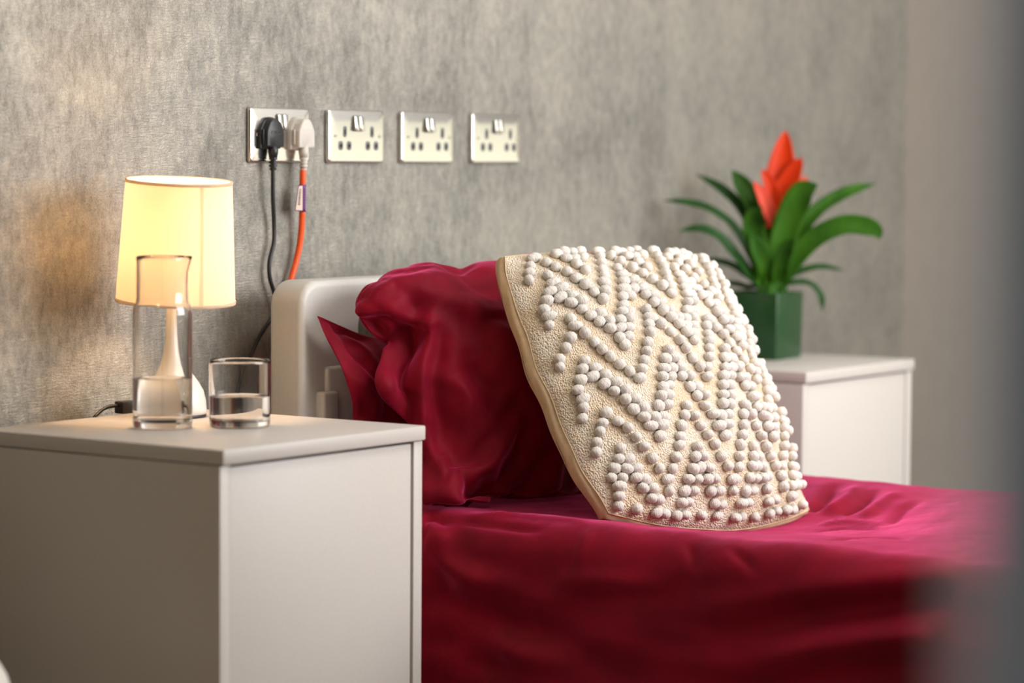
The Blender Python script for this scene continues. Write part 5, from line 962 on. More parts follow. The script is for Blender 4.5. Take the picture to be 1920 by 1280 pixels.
COVER_STROKES = [
 (0.013, 0.02, 0.2, 0.5, [(-0.0186, -0.3615, 0.5142), (-0.0216, -0.3817, 0.5002), (-0.0263, -0.4239, 0.4678), (-0.0287, -0.4840, 0.4546), (-0.0255, -0.5768, 0.4565)]),
 (-0.016, 0.03, 0.2, 0.4, [(-0.0262, -0.3675, 0.4723), (-0.0303, -0.4104, 0.4201), (-0.0292, -0.4847, 0.4035), (-0.0319, -0.6099, 0.3891), (-0.0350, -0.7065, 0.3896)]),
 (-0.022, 0.026, 0.5, 0.1, [(-0.0291, -0.8358, 0.4211), (-0.0304, -0.9259, 0.4386), (-0.0309, -1.0492, 0.4686), (-0.0223, -1.1681, 0.4963), (-0.0188, -1.2395, 0.5119)]),
 (0.014, 0.02, 0.5, 0.1, [(-0.0268, -0.8165, 0.4527), (-0.0253, -0.9470, 0.4755), (-0.0223, -1.0686, 0.4962), (-0.0182, -1.1656, 0.5134), (-0.0105, -1.2351, 0.5267)]),
 (0.016, 0.022, 0.4, 0.1, [(-0.0351, -0.9260, 0.3882), (-0.0348, -1.0030, 0.4038), (-0.0367, -1.1251, 0.4301), (-0.0350, -1.2177, 0.4524)]),
 (-0.014, 0.03, 0.4, 0.1, [(-0.0365, -0.8844, 0.3638), (-0.0367, -1.0111, 0.3779), (-0.0342, -1.1314, 0.4053), (-0.0368, -1.2346, 0.4310)]),
 (-0.006, 0.006, 0.3, 0.5, [(0.0036, -0.8682, 0.5387), (-0.0153, -0.9150, 0.5195), (-0.0215, -0.9334, 0.5004)]),
 (-0.006, 0.006, 0.3, 0.5, [(0.0080, -0.8026, 0.5402), (-0.0164, -0.8285, 0.5150), (-0.0220, -0.8358, 0.4878)]),
 (0.005, 0.008, 0.3, 0.4, [(0.0094, -0.6390, 0.5435), (-0.0177, -0.6389, 0.5154), (-0.0233, -0.6385, 0.4697)]),
 (0.01, 0.018, 0.4, 0.4, [(-0.0271, -0.5620, 0.4514), (-0.0233, -0.6523, 0.4725), (-0.0238, -0.7433, 0.4779), (-0.0218, -0.8304, 0.4947)]),
 (-0.01, 0.022, 0.4, 0.4, [(-0.0313, -0.5652, 0.4250), (-0.0286, -0.6745, 0.4430), (-0.0284, -0.7733, 0.4525)]),
 (-0.006, 0.007, 0.3, 0.3, [(0.4290, -0.7541, 0.5030), (0.4821, -0.8087, 0.5085), (0.3988, -0.9259, 0.5234)]),
 (-0.006, 0.007, 0.3, 0.3, [(0.1086, -0.9604, 0.5427), (0.1932, -0.9825, 0.5386), (0.2075, -1.0598, 0.5405)]),
 (0.006, 0.008, 0.3, 0.3, [(0.4916, -0.7282, 0.5044), (0.5288, -0.7832, 0.5117), (0.4721, -0.8965, 0.5232)]),
 (-0.009, 0.009, 0.2, 0.3, [(0.5638, -0.7413, 0.5142), (0.6203, -0.7438, 0.5242), (0.7546, -0.7094, 0.5402)]),
 (-0.01, 0.01, 0.2, 0.3, [(0.5627, -0.6899, 0.5154), (0.6367, -0.6717, 0.5274), (0.7678, -0.6227, 0.5425)]),
 (0.01, 0.014, 0.2, 0.3, [(0.5602, -0.7136, 0.5140), (0.6438, -0.7059, 0.5285), (0.7723, -0.6603, 0.5421)]),
 (0.008, 0.012, 0.2, 0.3, [(0.5412, -0.7859, 0.5132), (0.6425, -0.7693, 0.5274), (0.7400, -0.7562, 0.5389)]),
 (-0.006, 0.01, 0.3, 0.3, [(0.4355, -0.8886, 0.5198), (0.5924, -0.8336, 0.5245), (0.6986, -0.8162, 0.5342)]),
 (0.006, 0.01, 0.3, 0.3, [(0.0073, -0.4114, 0.5428), (0.0368, -0.4780, 0.5467), (0.0376, -0.5731, 0.5470), (0.0155, -0.6348, 0.5464)]),
 (-0.007, 0.008, 0.3, 0.3, [(-0.0040, -0.3803, 0.5358), (0.0020, -0.4738, 0.5355), (-0.0041, -0.5830, 0.5341)]),
 (0.009, 0.012, 0.1, 0.4, [(-0.0118, -0.3543, 0.5265), (-0.0171, -0.3901, 0.5180), (-0.0225, -0.4140, 0.4887)]),
 (-0.01, 0.01, 0.1, 0.4, [(0.0054, -0.3432, 0.5400), (-0.0044, -0.3756, 0.5355), (-0.0161, -0.4042, 0.5190)]),
 (0.008, 0.02, 0.3, 0.3, [(-0.0296, -0.4689, 0.3679), (-0.0319, -0.5662, 0.3550), (-0.0289, -0.6756, 0.3548)]),
 (-0.01, 0.03, 0.3, 0.3, [(-0.0281, -0.3695, 0.3734), (-0.0310, -0.4507, 0.3424), (-0.0337, -0.5488, 0.3221)]),
]
#STROKES_END

def make_pillow(name, corners, T, nrm, label, strokes, landmarks=(), lobes=(), nu=150, nv=110, pull=(0.04, 0.05), seed=1.0, amp=0.004, back=0.35, soft=0.0, folds=None):
    BLc, BRc, TLc, TRc = [np.array(c, float) for c in corners]
    nrm = np.array(nrm, float); nrm /= np.linalg.norm(nrm)
    # denser sampling near the edges
    uu_ = np.sin(np.linspace(-1, 1, nu)*math.pi/2*0.92)/math.sin(math.pi/2*0.92)
    vv_ = np.sin(np.linspace(-1, 1, nv)*math.pi/2*0.92)/math.sin(math.pi/2*0.92)
    U, V = np.meshgrid(uu_, vv_, indexing='ij')
    Up = U*(1-pull[0]*(1-V**2))*np.sqrt(1-soft*V**2/2); Vp = V*(1-pull[1]*(1-U**2))*np.sqrt(1-soft*U**2/2)
    s = (Up+1)/2; t = (Vp+1)/2
    base = ((1-s)*(1-t))[..., None]*BLc+(s*(1-t))[..., None]*BRc+((1-s)*t)[..., None]*TLc+(s*t)[..., None]*TRc
    h = T*np.clip((1-np.abs(U)**2.6)*(1-np.abs(V)**2.2), 0, 1)**0.50
    F = base+h[..., None]*nrm; B = base-h[..., None]*nrm*back
    if landmarks:
        src = []; dst = []; sg = []
        for (u, v, side, q, sgm) in landmarks:
            i = int(np.argmin(np.abs(uu_-u))); j = int(np.argmin(np.abs(vv_-v)))
            src.append((F if side > 0 else B)[i, j]); dst.append(q); sg.append(sgm)
        F = rbf_warp(F, src, dst, sg); B = rbf_warp(B, src, dst, sg)
    for G in (F, B):
        for c_, r_ in lobes:               # plump rounded lobes: everything inside the ball is pushed out to its skin
            d = G-np.array(c_); L_ = np.linalg.norm(d, axis=2)+1e-9
            k = 0.030; hh = np.clip(0.5+0.5*(L_-r_)/k, 0, 1)
            nd = np.where(L_ > r_, L_, r_)+k*hh*(1-hh)*0.5
            G += d/L_[..., None]*(nd-L_)[..., None]
    for G, sgn in ((F, 1), (B, -1)):
        N = grid_normals(G)
        if np.mean(N@nrm)*sgn < 0: N = -N
        edge = np.clip((1-np.abs(U))*8, 0, 1)*np.clip((1-np.abs(V))*8, 0, 1)
        wr = fnoise(G, (9, 9, 9), seed, 3)*amp+fnoise(G, (24, 24, 15), seed+9, 2)*amp*0.35
        G += N*(wr*edge)[..., None]
        if sgn > 0: G[:] = apply_strokes(G, N, strokes)
    if folds:                          # lay the settled folds over the plump form
        for G, (p, q, vals) in zip((F, B), folds):
            R = np.array(vals, float).reshape(p, q, 3)*0.001
            iu = np.linspace(0, p-1, nu); iv = np.linspace(0, q-1, nv)
            for c in range(3):
                A = np.array([np.interp(iu, np.arange(p), R[:, j, c]) for j in range(q)]).T
                G[..., c] += np.array([np.interp(iv, np.arange(q), A[i]) for i in range(nu)])
    vs = list(F.reshape(-1, 3)); idB = np.arange(nu*nv).reshape(nu, nv); idF = idB.copy()
    idb = np.zeros((nu, nv), int)
    for i in range(nu):
        for j in range(nv):
            if i in (0, nu-1) or j in (0, nv-1): idb[i, j] = idF[i, j]
            else: idb[i, j] = len(vs); vs.append(B[i, j])
    fs = []
    for i in range(nu-1):
        for j in range(nv-1):
            fs.append((idF[i, j], idF[i+1, j], idF[i+1, j+1], idF[i, j+1]))
            fs.append((idb[i, j], idb[i, j+1], idb[i+1, j+1], idb[i+1, j]))
    me = mesh_from(vs, fs); bm = bmesh.new(); bm.from_mesh(me); bpy.data.meshes.remove(me)
    pme = bm_mesh(bm)
    o = link(name, pme, MAT['velvet'])
    ss = o.modifiers.new('smooth', 'SUBSURF'); ss.levels = 1; ss.render_levels = 2
    tag(o, label, 'pillow', 'crimson velvet pillows at the headboard')
    # piped seam along the edge of the case
    ring = [F[i, 0] for i in range(nu)]+[F[-1, j] for j in range(nv)]+[F[i, -1] for i in range(nu-1, -1, -1)]+[F[0, j] for j in range(nv-1, -1, -1)]
    return o, F

pb, PBF = make_pillow('pillow', [(-0.005, -0.215, 0.560), (0.800, -0.215, 0.560), (-0.012, -0.165, 0.832), (0.790, -0.165, 0.850)], 0.040, (0.0, -0.95, 0.25),
            'crimson velvet pillow behind, its pointed corner showing against the headboard', PILLOW_BACK_STROKES,
            [(-1, 1, 1, (-0.018, -0.152, 0.832), 0.08), (-0.9, 1, 1, (0.06, -0.165, 0.805), 0.08), (-1, 0.4, 1, (-0.008, -0.195, 0.745), 0.1)], seed=3.0, nu=70, nv=44, folds=BACK_FOLDS, pull=(0.03, 0.12), amp=0.004, soft=0.10)
pf, PFF = make_pillow('pillow', [(0.045, -0.350, 0.560), (0.78, -0.345, 0.560), (0.075, -0.250, 0.905), (0.78, -0.250, 0.915)], 0.105, (0.0, -0.86, 0.5),
            'plump crimson velvet pillow in front, the cushion leaning on it', PILLOW_FRONT_STROKES,
            [(-1, 1, 1, (0.040, -0.222, 0.878), 0.07), (-0.80, 1, 1, (0.120, -0.225, 0.897), 0.08), (-0.45, 1, 1, (0.245, -0.235, 0.900), 0.12), (-0.1, 1, 1, (0.37, -0.24, 0.908), 0.12), (-1, 0.74, 1, (0.022, -0.232, 0.838), 0.06), (-1, 0.52, 1, (0.052, -0.245, 0.806), 0.06), (-1, 0.30, 1, (0.004, -0.258, 0.768), 0.07),
             (-1, -0.05, 1, (0.014, -0.285, 0.700), 0.09), (-1, -0.55, 1, (0.004, -0.325, 0.622), 0.10), (-1, -1, 1, (0.015, -0.350, 0.560), 0.10), (-0.55, -0.80, 1, (0.20, -0.435, 0.572), 0.13), (0.0, -0.80, 1, (0.40, -0.440, 0.572), 0.16)],
            lobes=[((0.060, -0.228, 0.846), 0.041), ((0.098, -0.236, 0.856), 0.047), ((0.150, -0.242, 0.862), 0.048), ((0.045, -0.340, 0.577), 0.026)], soft=0.5, seed=5.0, nu=90, nv=64, folds=FRONT_FOLDS)

# ------------------------------------------------------------------ bed cover
def make_cover():
    # cross-section from the hem on the wall side cabinet, over the top, down to the hem on the camera side
    prof = []
    xr, xl, zt, zb, rd = 0.845, -0.022, 0.548, 0.17, 0.055
    for k in range(16): prof.append((xr+0.012, zb+(zt-rd-zb)*k/16))
    for k in range(10): a = math.pi/2*k/10; prof.append((xr-rd+rd*math.cos(a), zt-rd+rd*math.sin(a)))
    for k in range(70): prof.append((xr-rd+(xl+rd-(xr-rd))*k/70, zt))
    for k in range(14): a = math.pi/2+math.pi/2*k/14; prof.append((xl+rd+rd*math.cos(a), zt-rd+rd*math.sin(a)))
    for k in range(60): prof.append((xl-0.012*k/59, zt-rd-(zt-rd-zb)*k/59))
    prof = np.array(prof); n = len(prof)
    ys = np.concatenate([np.linspace(-0.15, -1.45, 170), np.linspace(-1.46, -2.2, 40)])
    P = np.zeros((len(ys), n, 3))
    P[:, :, 0] = prof[:, 0]; P[:, :, 2] = prof[:, 1]; P[:, :, 1] = ys[:, None]
    X, Y, Z = P[..., 0], P[..., 1], P[..., 2]
    top = np.clip((Z-0.50)/0.045, 0, 1)
    sag = -0.037*np.exp(-((X-0.42)/0.25)**2-((Y+0.72)/0.20)**2) - 0.010*np.exp(-((X-0.40)/0.30)**2)*np.ones_like(X)
    sag += 0.006*np.exp(-((X-0.05)/0.06)**2-((Y+0.75)/0.35)**2)
    P[..., 2] += sag*top
    # side: gentle flare and long soft swags
    side = np.clip((0.50-Z)/0.06, 0, 1)*(X < 0.4)
    P[..., 0] -= side*(0.5-Z)*0.05
    N = grid_normals(P)
    if N[60, 60][2] < 0: N = -N
    sw = fnoise(P, (3.0, 2.2, 7.5), 11.0, 3)
    sw2 = fnoise(P, (6.0, 5.0, 16.0), 4.0, 2)
    tp = fnoise(P, (9.0, 9.0, 4.0), 8.0, 4)
    P = P + N*(side*(0.016*sw+0.004*sw2)+top*0.0035*tp)[..., None]
    P = apply_strokes(P, N, COVER_STROKES)
    vs = P.reshape(-1, 3); m = len(ys)
    fs = []
    for i in range(m-1):
        for j in range(n-1):
            fs.append((i*n+j, i*n+j+1, (i+1)*n+j+1, (i+1)*n+j))
    me = mesh_from(vs, fs); bm = bmesh.new(); bm.from_mesh(me); bpy.data.meshes.remove(me)
    o = link('bed_cover', bm_mesh(bm), MAT['velvet'])
    sm = o.modifiers.new('thickness', 'SOLIDIFY'); sm.thickness = 0.006; sm.offset = -1
    tag(o, 'crimson velvet bed cover smoothed over the mattress and hanging down its side', 'bed cover')
    return o
make_cover()

# ------------------------------------------------------------------ cushion with wool tufts
cush = thing('cushion', 'square cream cushion with zigzag rows of woollen bobbles, leaning on the pillows', 'cushion', (0.33, -0.63, 0.53))
cBL = np.array((0.0991, -0.5961, 0.543)); cBR = np.array((0.548, -0.689, 0.511)); cTL = np.array((0.137, -0.374, 0.924)); cTR = np.array((0.593, -0.464, 0.917))
ce = cBR-cBL; cu = cTL-cBL; cn = np.cross(ce, cu); cn /= np.linalg.norm(cn)
G2 = 0.011
def cush_pt(s, t, side=1.0):
    s = np.asarray(s, float); t = np.asarray(t, float)
    a = 2*s-1; b_ = 2*t-1
    # edges drawn in between the corners
    sp = 0.5+0.5*a*(1+np.where(a < 0, 0.085, -0.01)*(1-b_**2)); tq = 0.5+0.5*b_*(1+np.where(b_ < 0, 0.11, 0.0)*(1-a**2))
    sp = 0.5+(sp-0.5)*np.sqrt(1-0.05*b_**4); tq = 0.5+(tq-0.5)*np.sqrt(1-0.05*a**4)
    base = ((1-sp)*(1-tq))[..., None]*cBL+(sp*(1-tq))[..., None]*cBR+((1-sp)*tq)[..., None]*cTL+(sp*tq)[..., None]*cTR
    h = np.clip((1-np.abs(a)**2.3)*(1-np.abs(b_)**2.3), 0, 1)**0.62
    H = 0.085 if side > 0 else 0.050
    base = base+(0.0028*np.sin(13*s+5*t)*np.sin(15*t-4*s+1)+0.0015*np.sin(31*t+7*s))[..., None]*cn+(0.0016*np.sin(17*t+2)*np.clip(np.abs(a)-0.6, 0, 1)*2)[..., None]*ce/0.45
    return base+(side*(G2+H*h))[..., None]*cn
def cush_mesh(side, n=72):
    q = 0.5-0.5*np.cos(np.linspace(0, 1, n)*math.pi*0.9+math.pi*0.05); q = (q-q[0])/(q[-1]-q[0])
    S, Tt = np.meshgrid(q, q, indexing='ij')
    P = cush_pt(S, Tt, side)
    vs = P.reshape(-1, 3)
    fs = [(i*n+j, (i+1)*n+j, (i+1)*n+j+1, i*n+j+1) if side > 0 else (i*n+j, i*n+j+1, (i+1)*n+j+1, (i+1)*n+j) for i in range(n-1) for j in range(n-1)]
    return mesh_from(vs, fs), P
mf, PF_ = cush_mesh(1.0); link('front_panel', mf, MAT['weave'], cush)
mb, PB_ = cush_mesh(-1.0); link('back_panel', mb, MAT['tan'], cush, label='plain tan cotton back')
def ring_pts(P):
    n = P.shape[0]
    return [P[0, j] for j in range(n-1)]+[P[i, n-1] for i in range(n-1)]+[P[n-1, j] for j in range(n-1, 0, -1)]+[P[i, 0] for i in range(n-1, 0, -1)]
rf, rb = ring_pts(PF_), ring_pts(PB_)
ctr = (cBL+cBR+cTL+cTR)/4
vs, fs = [], []
K = 7
for a, b_ in zip(rf, rb):
    o_ = (a+b_)/2-ctr; o_ = o_-cn*(o_@cn); o_ /= np.linalg.norm(o_)
    for k in range(K):
        w = k/(K-1); vs.append(a*(1-w)+b_*w+o_*0.0045*math.sin(math.pi*w)+o_*0.0008*math.sin(w*9+len(vs)*0.05))
nr = len(rf)
for i in range(nr):
    i2 = (i+1) % nr
    for k in range(K-1): fs.append((i*K+k, i2*K+k, i2*K+k+1, i*K+k+1))
bme = mesh_from(vs, fs); bm = bmesh.new(); bm.from_mesh(bme)
link('edge_band', bm_mesh(bm), MAT['tan'], cush, label='plain tan cotton edge band')
link('seam_cord', tube_mesh([tuple(p+cn*0.0006) for p in rf+[rf[0]]], 0.0011, 5, 1, False), MAT['tan'], cush)

def bead_mesh(seed, seg=9, rings=5):
    rg = random.Random(seed); vs, fs = [], []
    ph = rg.random()*6
    vs.append((0, 0, -1))
    for i in range(1, rings):
        th = math.pi*i/rings
        for k in range(seg):
            a = 2*math.pi*k/seg
            x, y, z = math.sin(th)*math.cos(a), math.sin(th)*math.sin(a), -math.cos(th)
            e = 0.80 if True else 1
            x = math.copysign(abs(x)**0.85, x)
            k2 = 1+0.05*math.sin(7*x+ph)+0.05*rg.uniform(-1, 1)
            vs.append((x, y*k2, z*k2))
    vs.append((0, 0, 1))
    for k in range(seg):
        k2 = (k+1) % seg
        fs.append((0, 1+k2, 1+k))
        for i in range(rings-2):
            fs.append((1+i*seg+k, 1+i*seg+k2, 1+(i+1)*seg+k2, 1+(i+1)*seg+k))
        fs.append((1+(rings-2)*seg+k, 1+(rings-2)*seg+k2, len(vs)-1))
    me = mesh_from(vs, fs); me.name = 'tuft'; me.materials.append(MAT['wool'])
    me.polygons.foreach_set('use_smooth', [True]*len(me.polygons))
    return me
beads = [bead_mesh(i) for i in range(5)]
# zigzag bands, alternately broad and narrow; q runs down from the top edge
PER, AMP, GAP = 0.275, 0.228, 0.1555
def tri(x): x = x-math.floor(x); return 1-abs(2*x-1)
spots = []
row_h = 0.0305
for k in range(-2, 9):
    broad = (k % 2 == 1)
    q0 = 0.020+k*GAP
    j0 = int(math.floor(q0/row_h))
    for j in range(max(0, j0-1), min(34, int((q0+AMP+0.08)/row_h)+2)):
        q = j*row_h+0.004
        row = []
        # sample along s and lay beads wherever the band crosses this row
        s = 0.075+0.012*(j % 2)
        half = 0.044 if broad else 0.021
        step = 0.0385
        inside_run = []
        ss = 0.036
        while ss < 0.965:
            zc = q0+AMP*(1-tri((ss-0.105)/PER+0.5))
            zn = abs(q-zc)/math.hypot(1, AMP*2/PER*0.45)
            inside_run.append((ss, zn < half)); ss += 0.0035
        i = 0
        while i < len(inside_run):
            if inside_run[i][1]:
                i1 = i
                while i1+1 < len(inside_run) and inside_run[i1+1][1]: i1 += 1
                sa, sb = inside_run[i][0], inside_run[i1][0]
                cnt = max(1, round((sb-sa+0.006)/step)) if (sb-sa) > 0.008 else (1 if sb-sa > 0.003 else 0)
                for c_ in range(cnt):
                    row.append((sa+(sb-sa)*(c_+0.5)/cnt, min(step*1.12, max(0.028, (sb-sa)/cnt*1.06))))
                i = i1+1
            else: i += 1
        for s_, w_ in row: spots.append((s_, q, w_))
# drop beads that would sit on top of each other
spots.sort(key=lambda v: (v[1], v[0])); kept = []
for sp in spots:
    if all(math.hypot((sp[0]-k2[0])/0.030, (sp[1]-k2[1])/0.022) > 1 for k2 in kept[-60:]): kept.append(sp)
info = []
viewv = np.array((-0.81, -0.58, 0.06))
for s_, q, w_ in kept:
    s_ += rng.uniform(-0.003, 0.003); t_ = 1-q*1.025+rng.uniform(-0.003, 0.003)
    if not (0.012 < t_ < 0.992): continue
    p = cush_pt(s_, t_); ps = cush_pt(s_+0.004, t_)-p; pt = cush_pt(s_, t_+0.004)-p
    X = ps/np.linalg.norm(ps); Nn = np.cross(X, pt); Nn /= np.linalg.norm(Nn); Yv = np.cross(Nn, X)
    W = 0.45*w_*0.66*rng.uniform(0.92, 1.15); Hh = 0.45*row_h*0.61*rng.uniform(0.9, 1.12); D = 0.0080*rng.uniform(0.85, 1.2)
    ang = rng.uniform(-0.32, 0.32); X2 = X*math.cos(ang)+Yv*math.sin(ang); Y2 = np.cross(Nn, X2)
    c0 = p+Nn*D*0.55
    mw = Matrix(((X2[0]*W, Y2[0]*Hh, Nn[0]*D, c0[0]), (X2[1]*W, Y2[1]*Hh, Nn[1]*D, c0[1]), (X2[2]*W, Y2[2]*Hh, Nn[2]*D, c0[2]), (0, 0, 0, 1)))
    info.append((float(Nn@viewv)*W, mw))
info.sort(key=lambda v: -v[0])
pinv = Matrix.Translation(cush.location).inverted()
for i, (sc_, mw) in enumerate(info[:300]):
    o = bpy.data.objects.new('tuft', beads[i % 5]); COL.objects.link(o)
    o.parent = cush; o.matrix_parent_inverse = pinv; o.matrix_basis = mw
bm = bmesh.new()
for i, (sc_, mw) in enumerate(info[300:]):
    tmp = beads[i % 5].copy(); tmp.transform(mw); bm.from_mesh(tmp); bpy.data.meshes.remove(tmp)
if len(bm.verts):
    MAT['wool_world'] = noisy(mat('ivory_wool_rows', rough=0.85), 300, (0.64, 0.58, 0.51), (0.75, 0.70, 0.64), 0.4, 0.002)
    link('tuft_rows', bm_mesh(bm), MAT['wool_world'], cush, kind='stuff', label='more ivory woollen bobbles')
print('tufts', len(info))

# ------------------------------------------------------------------ table lamp
LX, LY = -0.330, -0.138
lamp = thing('table_lamp', 'small lit table lamp with cream drum shade and white base', 'lamp', (LX, LY, CABZ))
prof = [(0.0001, 0.004), (0.047, 0.004), (0.0475, 0.012), (0.0465, 0.024), (0.043, 0.038), (0.036, 0.050), (0.028, 0.061), (0.020, 0.075), (0.0145, 0.092), (0.0112, 0.115), (0.0098, 0.145), (0.0095, 0.190), (0.0001, 0.190)]
link('base', lathe_mesh(prof, 48, (LX, LY, CABZ)), MAT['lamp_white'], lamp)
link('foot_ring', lathe_mesh([(0.0001, 0.0), (0.0468, 0.0), (0.0472, 0.0045), (0.0001, 0.0045)], 48, (LX, LY, CABZ)), MAT['black'], lamp, label='black foot ring')
link('lamp_holder', lathe_mesh([(0.0001, 0.189), (0.013, 0.189), (0.013, 0.206), (0.0001, 0.206)], 24, (LX, LY, CABZ)), MAT['lamp_white'], lamp)
link('bulb', lathe_mesh([(0.0001, 0.206), (0.008, 0.206), (0.011, 0.212), (0.013, 0.219), (0.012, 0.226), (0.007, 0.230), (0.0001, 0.231)], 24, (LX, LY, CABZ)), MAT['bulb'], lamp, label='warm glowing bulb')
rbt, rtp, sh0, sh1 = 0.0860, 0.0762, 0.166, 0.341
tilt = Matrix.Translation((LX+0.004, LY, CABZ+0.166)) @ Matrix.Rotation(math.radians(3.6), 4, Vector(rr)) @ Matrix.Rotation(math.radians(2.2), 4, -Vector(fw).normalized() if False else Vector((fw.x, fw.y, 0)).normalized())
me = lathe_mesh([(rbt, 0.0), (rtp, sh1-sh0), (rtp-0.0012, sh1-sh0), (rbt-0.0012, 0.0)], 64, closed=True); me.transform(tilt)
sh = link('lamp_shade', me, MAT['shade'], lamp); sharp_normals(sh)
for nm, r_, z_ in (('bottom_hem', rbt, 0.0015), ('top_hem', rtp, sh1-sh0-0.0015)):
    me = lathe_mesh([(r_+0.0009, z_-0.0022), (r_+0.0009, z_+0.0022), (r_-0.002, z_+0.0022), (r_-0.002, z_-0.0022)], 64, closed=True); me.transform(tilt)
    link(nm, me, MAT['shade'], sh)
# vertical seam of the fabric
a = math.radians(-113)
me = mesh_from([(r_*math.cos(a+d), r_*math.sin(a+d), z) for r_, z in ((rbt+0.0006, 0), (rtp+0.0006, sh1-sh0)) for d in (-0.035, 0.035)], [(0, 1, 3, 2)])
me.transform(tilt); link('shade_seam', me, MAT['shade'], sh)
for k in range(3):
    a = 2*math.pi*k/3+0.4
    p0 = tilt @ Vector((0.013*math.cos(a), 0.013*math.sin(a), 0.045)); p1 = tilt @ Vector(((rbt-0.004)*math.cos(a), (rbt-0.004)*math.sin(a), 0.004))
    link('shade_spoke', tube_mesh([p0, p1], 0.0012, 6, 1), MAT['metal_leg'], lamp)
link('cord', tube_mesh([(LX-0.01, LY+0.044, 0.707), (-0.322, -0.066, 0.709), (-0.340, -0.050, 0.7115), (-0.358, -0.046, 0.712), (-0.374, -0.044, 0.7095), (-0.388, -0.044, 0.703), (-0.397, -0.043, 0.694), (-0.40, -0.028, 0.66), (-0.40, -0.025, 0.4)], 0.0027, 8), MAT['black'], lamp, label='black cord')
rbox('inline_switch', (-0.352, -0.060, 0.7005), (-0.322, -0.042, 0.7185), 0.002, MAT['black'], lamp, label='black inline switch')
pl = bpy.data.lights.new('lamp_bulb_light', 'POINT'); pl.energy = 5.0; pl.color = (1.0, 0.655, 0.375); pl.shadow_soft_size = 0.02
plo = bpy.data.objects.new('lamp_bulb_light', pl); COL.objects.link(plo); plo.location = (LX, LY, CABZ+0.268)

# ------------------------------------------------------------------ carafe and tumbler
def vessel(name, label, cat, loc, outer, wall, floor_t, water_h, extra=None, seg=64):
    t = thing(name, label, cat, loc)
    h = outer[-1][1]
    inner = [(max(r-wall, 0.0001), max(z, floor_t)) for r, z in outer if z > floor_t]
    prof = [(0.0001, 0.0)]+outer+[(outer[-1][0]-wall*0.5, h+wall*0.4)]+[(r, z) for r, z in inner[::-1]]+[(inner[0][0]*0.9, floor_t+0.0005), (0.0001, floor_t)]
    me = lathe_mesh(prof, seg, loc)
    if extra: extra(me, loc)
    g = link('glass_wall', me, MAT['glass'], t); sharp_normals(g, 0.9)
    rw = []
    for r, z in [(inner[0][0]*0.9, floor_t-0.0002)]+[(r, z) for r, z in inner if z < water_h]:
        rw.append((r+0.0003, z))
    r_top = rw[-1][0]
    prof = [(0.0001, floor_t-0.0002)]+rw+[(r_top, water_h), (r_top*0.97, water_h-0.0006), (0.0001, water_h-0.0006)]
    w = link('water', lathe_mesh(prof, seg, loc), MAT['water'], t, label='still clear water'); sharp_normals(w, 0.9)
    return t
def lip(me, loc):
    d = Vector((0.60, -0.80, 0)).normalized()
    for v in me.vertices:
        z = v.co.z-loc[2]
        rel = Vector((v.co.x-loc[0], v.co.y-loc[1], 0))
        if z > 0.214 and rel.length > 0.01:
            k = max(0, rel.normalized().dot(d))**10*((z-0.214)/0.022)
            v.co += d*0.0055*k
vessel('water_carafe', 'clear glass carafe with narrower neck, about a third full of water', 'carafe', (-0.4625, -0.237, CABZ),
       [(0.038, 0.0), (0.0405, 0.002), (0.0412, 0.006), (0.0412, 0.0135), (0.0412, 0.018), (0.0412, 0.060), (0.0412, 0.100), (0.0412, 0.155), (0.0408, 0.164), (0.0390, 0.170), (0.0368, 0.174), (0.0360, 0.180), (0.0359, 0.200), (0.0359, 0.215), (0.0359, 0.232), (0.0359, 0.2365)], 0.0030, 0.0125, 0.069, lip)
vessel('drinking_glass', 'straight clear tumbler of water beside the carafe', 'glass', (-0.383, -0.309, CABZ),
       [(0.0395, 0.0), (0.0418, 0.002), (0.0424, 0.006), (0.0424, 0.0095), (0.0424, 0.013), (0.0425, 0.030), (0.0426, 0.050), (0.0427, 0.070), (0.0428, 0.088), (0.0428, 0.0925)], 0.0024, 0.0085, 0.043)

